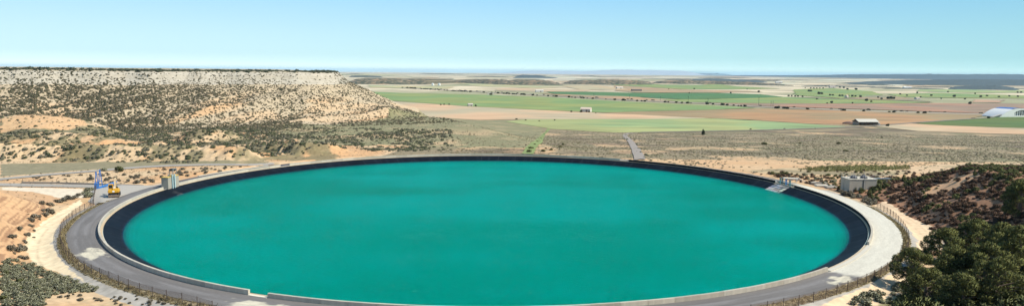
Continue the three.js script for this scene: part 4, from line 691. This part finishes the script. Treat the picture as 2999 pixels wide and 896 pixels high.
function lump(seed, detail = 1) { const g = mergeVertices(new THREE.IcosahedronGeometry(1, detail).deleteAttribute('uv').deleteAttribute('normal')), p = g.attributes.position; for (let k = 0; k < p.count; k++) { const f = .72 + .56 * fbm(p.getX(k) * 2.3 + seed * 5, p.getZ(k) * 2.3 + p.getY(k) * 1.7, 2); p.setXYZ(k, p.getX(k) * f, Math.max(-.15, p.getY(k) * f) * .9 + .1, p.getZ(k) * f); } g.computeVertexNormals(); return g; }
const bushMat = new THREE.MeshStandardMaterial({ color: 0xffffff, roughness: 1 });
const tuftOld = blades(91, 56, [[0, .3, 0, .72, .55]], .28, .2, .3, [[1, 1, 1], [.8, .8, .8]], .35);

const tuftBush = (() => { const a = lump(4).toNonIndexed(), n = a.attributes.position.count; a.scale(.78, .78, .78); a.setAttribute('color', new THREE.Float32BufferAttribute(new Float32Array(n * 3).fill(.9), 3)); for (const g of [a, tuftOld]) for (const k of Object.keys(g.attributes)) if (!['position', 'normal', 'color'].includes(k)) g.deleteAttribute(k); return mergeGeometries([a, tuftOld]); })();
{ // mesa bushes
  const r = rng(901), P = [], rimP = [];
  while (P.length < 20000) {
    const d = 320 + r() * 330, x = (r() * -.86 + .08) * d; if (x < -d * .78) continue;
    const z = -d, s = mesaOut(x, z); if (s < -14 || s > 120) continue;
    if (s < 0) { if (s < -5 ? r() < .12 : r() < .22 + .3 * sstep(.45, .6, fbm(x / 30, z / 30, 2))) rimP.push([x, z, .8 + r() * .9]); continue; }
    const den = fbm(x / 28 + 2, z / 28, 3), streak = fbm((x * .92 + z * .45) / 13 + 9, (x * -.3 + z) / 46, 3);
    let k = s < 4 ? .45 : s < 14 ? .62 : s < 40 ? .75 : s < 78 ? .62 : .42; if (x > -d * .3) k *= s > 55 ? .3 : .6; k *= .35 + .65 * sstep(.2, .45, den); k *= 1 - .5 * sstep(.54, .68, streak);
    if (r() > k) continue;
    P.push([x, z, lerp(.7, 1, sstep(4, 20, s)) * (s > 75 ? 1.1 : 1) * (x < -d * .5 ? 1.15 : .92)]);
  }
  massOf('mesa_scrub', 'dark juniper bushes dotting the pale mesa slope', tuftBush, leafMat, P, [.36, .98], 7, [[.095, .09, .042], [.07, .068, .034], [.125, .108, .06], [.18, .15, .095]]);
  massOf('rim_scrub', 'dark bushes lining the flat mesa top', tuftBush, leafMat, rimP, [.5, 1.3], 8, [[.045, .055, .03], [.06, .07, .035]]);
}
{ // clay bluffs and their hollows
  const r = rng(77), P = [], band = hits([[0, 428], [150, 430], [330, 440], [520, 452], [560, 462], [300, 462], [0, 466]]), val = hits([[290, 385], [400, 372], [520, 400], [560, 392], [640, 372], [760, 372], [830, 398], [930, 420], [1000, 436], [900, 446], [720, 446], [620, 432], [500, 424], [380, 412]]);
  while (P.length < 7600) {
    const d = 236 + r() * 170, x = -r() * d * .80 + 10, z = -d; if (x > -20 - (d - 250) * .1) continue; const rr = Math.hypot(x - CX, z - CZ); if (rr < 112) continue;
    if (mesaOut(x, z) < 90) continue;
    let k = sstep(.46, .6, fbm(x / 10 + 8, z / 16, 4)) * .8 + .10; if (inPoly(band, x, z)) k = 1; if (inPoly(val, x, z)) k = Math.max(k, .9); if (inPoly(midRegions[0].P, x, z)) k = .04;
    if (r() > k) continue; P.push([x, z]);
  }
  massOf('bluff_scrub', 'dark green bushes filling the hollows between the clay bluffs', tuftBush, leafMat, P, [.35, 1.05], 9, [[.075, .085, .035], [.06, .07, .03], [.10, .095, .055], [.13, .12, .08]]);
}
{ // low scrub on the slopes towards the plain
  const r = rng(55), P = [];
  while (P.length < 26000) {
    const d = 180 + Math.pow(r(), .85) * 610, x = (r() * 1.55 - .78) * d, z = -d, w = sstep(-70, 45, x); if (d > lerp(560, 800, w)) continue;
    if (x < -30 && d < 330) continue; if (d < 262 && (x < 20 || (bestRegion(nearRegions, x, z) && r() < .55) || thOf(x, z) > 78)) continue; if (mesaOut(x, z) < 100 || Math.hypot(x - CX, z - CZ) < 97) continue;
    const bare = fbm(x / 30 + 5, z / 52, 4); if (r() < sstep(.52, .62, bare) * .85) continue; if (inPoly(midRegions[midRegions.length - 1].P, x, z) && r() < .6) continue;
    P.push([x, z]);
  }
  massOf('slope_scrub', 'low grey green scrub covering the slope beyond the reservoir', tuftBush, leafMat, P, [.22, .66], 10, [[.25, .212, .128], [.21, .188, .105], [.275, .228, .148], [.18, .163, .085]], 'vegetation', .7);
}
{ // heath on the dark slope
  const r = rng(66), P = [], Q = [];
  while (P.length + Q.length < 3500) { const th = 60 + r() * 70, rr = 98 + r() * 52, [x, z] = pol(th, rr); if (!seen(x, z, 15)) continue; const n = fbm(x / 6, z / 6, 3); if (bestRegion(nearRegions, x, z) && r() < .82) continue; if (H(x, z) < .1 && r() < .7) continue; (th < 86 || H(x, z) > 7.8 ? n > .5 : n > .66) ? Q.push([x, z]) : P.push([x, z]); }
  massOf('heath', 'brown heath bushes matting the dark slope', shrubGeo.heath[0], leafMat, P, [.35, .85], 11, white3, 'vegetation', .8);
  massOf('heath', 'dark green bushes on the dark slope and its crest', shrubGeo.green[1], leafMat, Q, [.35, .95], 12, white3, 'vegetation', .9);
}
{ // dry grass on the verge, reeds by the flat
  const r = rng(44), P = [], R = [], tuft = blades(5, 26, [[0, .1, 0, .5, .2]], .8, .05, 1.6, [[.36, .29, .15], [.30, .25, .11], [.42, .34, .2]], .1), reed = blades(6, 22, [[0, .1, 0, .45, .2]], 1.3, .06, 2.6, [[.25, .26, .09], [.32, .29, .13], [.19, .21, .08]], .1);
  for (let i = 0; i < 5200; i++) { let th = 95 + r() * 170; const rr = 91.15 + r() * 1.3, [x, z] = pol(th, rr); if (seen(x, z, 4)) P.push([x, z]); }
  massOf('verge_grass', 'dry straw coloured grass along the road verge', tuft, leafMat, P, [.18, .45], 13, white3, 'grass', .8, 0);
  const band = hits([[2340, 497], [2430, 489], [2520, 486.5], [2660, 486], [2670, 496], [2520, 503], [2380, 502]]);
  while (R.length < 700) { const x = lerp(60, 200, r()), z = lerp(-300, -215, r()); if (inPoly(band, x, z)) R.push([x, z]); }
  massOf('reeds', 'strip of green reeds on the flat beyond the tank block', reed, leafMat, R, [.3, .75], 14, white3, 'reeds', 1, 0);
}
{ // the thicket's smaller growth
  const P = hits([[0, 762], [90, 777], [140, 800], [220, 825], [285, 846], [255, 858], [170, 860], [130, 880], [140, 900], [0, 900]]), r = rng(45), Q = []; while (Q.length < 520) { const x = lerp(-90, -45, r()), z = lerp(-125, -78, r()); if (inPoly(P, x, z)) Q.push([x, z]); }
  massOf('thicket', 'low grey green growth filling the thicket below the sand track', shrubGeo.grey[2], leafMat, Q, [.3, .7], 15, white3, 'vegetation', .7);
}
{ // sprinkling of tiny plants on bare clay
  const r = rng(46), Q = []; while (Q.length < 9000) { const d = 95 + r() * 300, x = -r() * d * .8 + 12, z = -d, q = Math.hypot(x - CX, z - CZ); if (q < 100 || x < -d * .78 || mesaOut(x, z) < 70) continue; const R = bestRegion(nearRegions, x, z); if (R) continue; if (d < 180 && r() < .7) continue; Q.push([x, z]); }
  massOf('clay_plants', 'tiny dry plants sprinkled over the bare clay', tuftOld, leafMat, Q, [.12, .34], 16, [[.22, .19, .12], [.16, .14, .08], [.28, .22, .14]], 'vegetation', .8);
}
// single shrubs
shrubs(scatterPx([[0, 760], [90, 775], [140, 800], [220, 825], [280, 845], [255, 858], [170, 858], [130, 880], [140, 896], [0, 896]], 120, 1), 'grey', .45, .95, 'grey green shrub in the thicket below the sand track', 'thicket below the sand track', 21);
shrubs(scatterPx([[0, 800], [60, 810], [110, 850], [60, 880], [0, 880]], 12, 2), 'green', .6, 1.2, 'dark green bush rising from the grey thicket', 'green bushes in the thicket', 22);
shrubs([[148, 598], [138, 606], [128, 612], [118, 625], [112, 632], [104, 640], [98, 652], [92, 660], [80, 668], [74, 680], [66, 694], [62, 706], [60, 722], [66, 738], [72, 752], [76, 764], [50, 716], [40, 735], [30, 748], [20, 757], [84, 650], [100, 628], [126, 600], [158, 592], [168, 588], [120, 640], [92, 672], [110, 648], [84, 690], [60, 668], [44, 700], [52, 750], [88, 702], [134, 622], [24, 730], [72, 716], [36, 690]].map((p, i) => hit(p[0] + 7 * Math.sin(i * 7.1), p[1] + 6 * Math.sin(i * 3.7))), 'greyBrown', .4, 1.25, 'grey shrub along the foot of the furrowed clay slope', 'shrubs at the foot of the clay slope', 23);
shrubs(scatterPx([[260, 850], [420, 868], [560, 896], [200, 896], [170, 870]], 34, 3), 'greyBrown', .22, .5, 'small grey tuft on bare sand outside the fence', 'tufts on the sand', 24, 'grass_tuft');
shrubs([[252, 562], [262, 572], [246, 570], [256, 578], [266, 560]].map(p => hit(...p)), 'grey', 1.0, 1.7, 'large grey green shrub beside the fence at the yard', 'shrubs by the yard fence', 25);
shrubs([[196, 582], [206, 584], [186, 586], [218, 580], [178, 590], [226, 574], [170, 594]].map(p => hit(...p)), 'greyBrown', .8, 1.3, 'dull grey shrub at the corner of the white sand patch', 'shrubs by the white sand patch', 26);
shrubs([[288, 566], [298, 562], [306, 558]].map(p => hit(...p)), 'grey', .6, .9, 'low shrub on the island between fence and yard', 'shrubs on the yard island', 27);
shrubs(scatterPx([[70, 520], [300, 506], [520, 494], [760, 488], [700, 496], [560, 516], [520, 524], [430, 540], [120, 532]], 92, 4), 'greyBrown', .45, 1.15, 'dusky shrub on the orange strip between the two roads', 'shrubs between the roads', 28);
shrubs([hit(345, 502)], 'green', 1.7, 1.7, 'bright green round bush beside the upper road', undefined, 29, 'bush', .95);
shrubs([hit(303, 501)], 'grey', 1.2, 1.2, 'pale green round bush behind the blue gantry', undefined, 30, 'saltbush', .9);
shrubs(scatterPx([[2455, 560], [2475, 560], [2520, 575], [2560, 590], [2590, 612], [2570, 612], [2530, 592], [2470, 572]], 26, 5), 'greyBrown', .7, 1.3, 'grey leafless looking shrub along the edge of the pale road', 'shrubs along the pale road', 31);
shrubs(scatterPx([[2500, 880], [2560, 850], [2640, 835], [2680, 850], [2700, 896], [2480, 896]], 34, 6), 'grey', .5, 1.2, 'grey green shrub at the foot of the pines', 'shrubs at the foot of the pines', 32);
shrubs([[2570, 540], [2578, 552], [2565, 556], [2600, 548], [2622, 532]].map(p => hit(...p)), 'green', 1.0, 1.7, 'dark green bush on the slope beside the tank block', 'bushes beside the tank block', 33);
shrubs(scatterPx([[2230, 508], [2300, 512], [2380, 530], [2440, 540], [2455, 530], [2380, 516], [2300, 505]], 30, 7), 'grey', .4, 1.0, 'grey shrub on the flat behind the sluice platform', 'shrubs behind the sluice', 34);
shrubs([[1835, 402], [1838, 410], [1845, 398], [1858, 412], [1866, 424], [1872, 436], [1878, 448], [1890, 462], [1893, 455], [1834, 396]].map(p => hit(...p)), 'grey', .8, 1.4, 'pale green shrub at the side of the winding road', 'shrubs along the winding road', 35);
shrubs([[1548, 447], [1556, 436], [1566, 424], [1574, 416], [1584, 405], [1594, 394], [1600, 386], [1640, 432], [1650, 425], [1600, 436], [1590, 444], [1615, 440]].map(p => hit(...p)), 'green', .7, 1.4, 'green bush growing in the weedy gully', 'bushes in the gully', 36);
{ // little cypress by the tank
  const [x, z] = hit(2506, 562), o = thing('cypress', 'small pointed dark cypress in front of the tank block', 'tree', [x, H(x, z), z]); mesh('trunk', cyl(.08, .6, 0, .2, 0, 6), mat([.12, .09, .06], .9), o);
  mesh('crown', blades(40, 700, [[0, .5, 0, .5, .45], [0, 1.0, 0, .38, .5], [0, 1.5, 0, .22, .45]], .18, .06, .9, [[.04, .07, .025], [.03, .05, .02]], .4), leafMat, o);
}
{ // lone conifer on the scrub slope
  const [x, z] = hit(2061, 396), o = thing('conifer', 'lone dark conifer at the edge of the scrub slope', 'tree', [x, H(x, z), z]); mesh('trunk', cyl(.2, 2, 0, .9, 0, 7), mat([.12, .09, .06], .9), o);
  mesh('crown', blades(41, 900, [[0, 1.8, 0, 1.6, 1.3], [.2, 3.4, 0, 1.2, 1.5], [-.1, 4.9, 0, .6, 1.2]], .6, .2, .7, [[.05, .065, .03], [.035, .05, .022]], .35), leafMat, o);
}
// pines
function pineParts(seed) {
  const r = rng(seed), lobes = [], limbs = [];
  const seg = (a, b, r0, r1) => { const g = new THREE.CylinderGeometry(r1, r0, 1, 7); const A = new THREE.Vector3(...a), B = new THREE.Vector3(...b), q = new THREE.Quaternion().setFromUnitVectors(new THREE.Vector3(0, 1, 0), B.clone().sub(A).normalize()); g.scale(1, A.distanceTo(B), 1).applyQuaternion(q).translate((A.x + B.x) / 2, (A.y + B.y) / 2, (A.z + B.z) / 2); limbs.push(g); };
  seg([0, -.4, 0], [.15, 2.2, .1], .26, .19); seg([.15, 2.2, .1], [0, 4.6, 0], .19, .1);
  for (let i = 0; i < 26; i++) {
    const a = i * 2.4 + r(), y = .9 + 4.7 * (i / 26), d = (2.9 - Math.pow(Math.abs(y - 2.4) / 3.4, 2) * 2.4) * (.5 + .55 * r()), x = Math.cos(a) * d, z = Math.sin(a) * d;
    seg([.1, Math.max(.4, y - 1.0), .05], [x * .9, y, z * .9], .08, .03);
    lobes.push([x, y, z, .62 + .4 * r(), .42 + .26 * r()]);
  }
  lobes.push([0, 5.5, 0, .9, .6], [.5, 4.9, .3, 1.0, .6]);
  // needle tufts: short sprays gathered in clumps
  const spray = blades(seed + 3, 22000, lobes, .21, .04, .75, [[.155, .17, .042], [.10, .12, .032], [.21, .21, .058], [.07, .088, .026]], .5);
  const twigs = []; for (let i = 0; i < 26; i++) { const l = lobes[Math.floor(r() * lobes.length)]; twigs.push(rod([l[0] * .8, l[1] - .3, l[2] * .8], [l[0] * 1.1 + (r() - .5), l[1] + .3 * r(), l[2] * 1.1 + (r() - .5)], .018, 4)); }
  return { trunk: join(limbs), crown: spray, twig: join(twigs) };
}
const pineKinds = [61, 62, 63].map(pineParts), bark = mat([.16, .12, .09], .95), deadwood = mat([.34, .31, .28], .9);
[[2722, 104, 1.02, 1.05, 'round dark pine standing next to the sand track by the fence'], [2815, 113, 1.25, 1.0, 'broad pine behind the round one, below the heath slope'], [2905, 118, 1.2, 1.0, 'broad pine at the foot of the dark heath slope'], [2985, 112, 1.3, .95, 'pine in the dense grove under the dark gully'], [2850, 97, 1.15, .9, 'pine in the middle of the dense grove'], [2945, 94, 1.2, .9, 'pine in the dense grove on the lower slope'], [2770, 90, 1.05, .8, 'pine in the dense grove near the grey shrubs'], [2880, 84, 1.0, .8, 'low pine in front of the dense grove'], [3040, 100, 1.3, 1.0, 'pine at the outer side of the dense grove'], [2990, 84, 1.1, .9, 'low pine on the near slope of the grove'], [3030, 128, 1.2, 1.0, 'pine high on the slope behind the grove']].forEach(([px, dep, s, hs, label], i) => {
  const [x, z] = azim(px, dep), o = thing('pine_tree', label, 'tree', [x, H(x, z) - .25, z], i * 1.7, 'pine grove'); o.scale.set(s, s * hs, s); const k = pineKinds[i % 3];
  mesh('trunk', k.trunk, bark, o); mesh('crown', k.crown, leafMat, o); mesh('dead_twigs', k.twig, deadwood, o);
});
{ // growth under and between the pines
  const r = rng(47), Q = []; while (Q.length < 330) { const dep = lerp(76, 122, r()), [x, z] = azim(lerp(2690, 3120, r()), dep); if (Math.hypot(x - CX, z - CZ) < 100.5) continue; Q.push([x, z]); }
  massOf('undergrowth', 'green bushes growing thick under the pine grove', shrubGeo.green[2], leafMat, Q, [.7, 1.9], 17, white3, 'vegetation', .9);
}
// trees and hedges out on the plain
const farCrown = [1, 2, 3].map(v => blades(200 + v, 420, lobesOf(v * 9, 6, .75, .7, 1.1).map(l => [l[0], l[1] + .35, l[2], l[3], l[4]]), .38, .2, .3, [[.065, .085, .04], [.05, .066, .034], [.085, .10, .05]], .35)), farTrunk = cyl(.12, .7, 0, .3, 0, 6);
{
  const r = rng(88);
  const T = [[2431, 253, 14], [2440, 253, 12], [2422, 254, 10], [2463, 257, 11], [2474, 258, 12], [2485, 263, 13], [2510, 263, 15], [2434, 280, 9], [2442, 280, 8], [2462, 282, 9], [2470, 282, 9], [2487, 283, 8], [2499, 283, 9], [2508, 283, 7], [2523, 285, 11], [2541, 296, 11], [2605, 290, 12], [2613, 290, 13], [2620, 290, 11], [2585, 291, 8], [2575, 287, 8], [2799, 284, 12], [2876, 285, 11], [2845, 305, 10], [2439, 302, 9], [2731, 281, 9], [2372, 268, 12], [2378, 268, 11], [2401, 276, 14], [2409, 276, 12], [2224, 270, 11], [2142, 273, 8], [2035, 261, 8], [2312, 282, 7], [2321, 282, 7], [2331, 283, 7], [2340, 283, 7], [2353, 284, 7], [2377, 259.5, 9], [2386, 259.5, 9], [2395, 259.5, 9], [2404, 259.5, 9], [2413, 259.5, 9], [2361, 258, 7], [2395, 291, 7], [2700, 286, 7], [2760, 290, 6], [2830, 291, 7], [2895, 282, 8], [2930, 285, 8], [2960, 283, 8], [2985, 284, 9], [2660, 281, 8], [2640, 277, 8], [2690, 273, 9], [2780, 270, 9], [2860, 275, 8], [2555, 299, 6], [2425, 304, 5], [2500, 303, 5], [2603, 370, 5.5], [1393, 311.5, 5.5], [1315, 307, 4], [1300, 307.5, 4], [1290, 308, 4], [1674, 328.5, 4.5], [1703, 329, 6], [1726, 329, 4], [1625, 353, 2.5], [2020, 273.5, 6], [2190, 262, 7], [1960, 262, 6], [2950, 262, 10], [2985, 272, 10], [2995, 272, 10], [2900, 347, 5]];
  for (const [px, py, h] of T) { const [x, y, z] = plainAt(px, py); const o = thing('field_tree', px > 2300 ? 'small dark round tree dotted among the far fields' : 'small dark tree by the fields below the mesa', 'tree', [x, y - .2, z], r() * 6, px > 2300 ? 'trees among the far fields' : 'trees by the fields below the mesa'); const k = h * .34; o.scale.set(k * 1.1, h * .34, k * 1.1); mesh('trunk', farTrunk, bark, o); mesh('crown', farCrown[Math.floor(r() * 3)], leafMat, o); }
  // bushes along the railway bank
  const pts = globalThis.railPts, n = pts.length - 1;
  for (let i = 0; i < 190; i++) { const t = Math.pow(r(), 1.1) * n, k = Math.min(n - 1, Math.floor(t)), a = pts[k], b = pts[k + 1], dx = b.x - a.x, dz = b.z - a.z, l = Math.hypot(dx, dz), side = (r() < .65 ? 1 : -1) * (9 + r() * 5); const x = lerp(a.x, b.x, t - k) - dz / l * side, z = lerp(a.z, b.z, t - k) + dx / l * side; const o = mesh('hedge_bush', farCrown[i % 3], leafMat), s = 1.1 + r() * 1.7; o.position.set(x, PLAIN + .3 - .35 * s, z); o.scale.set(s * 1.4, s * 1.05, s * 1.4); o.rotation.y = r() * 6; tag(o, 'dark bush along the foot of the railway bank', 'bush', 'bushes along the railway bank'); }
  shrubs([[1580, 355], [1540, 353], [1512, 350], [1300, 349], [1745, 331.5], [2240, 424], [2345, 420], [2585, 404], [2460, 422], [2480, 444], [2200, 380], [2300, 378], [2390, 377]].map(p => hit(...p)), 'green', 1.2, 2.2, 'lone dark bush on the scrub slope beyond the reservoir', 'lone bushes on the scrub slope', 37);
}
renderer.render(scene, camera);
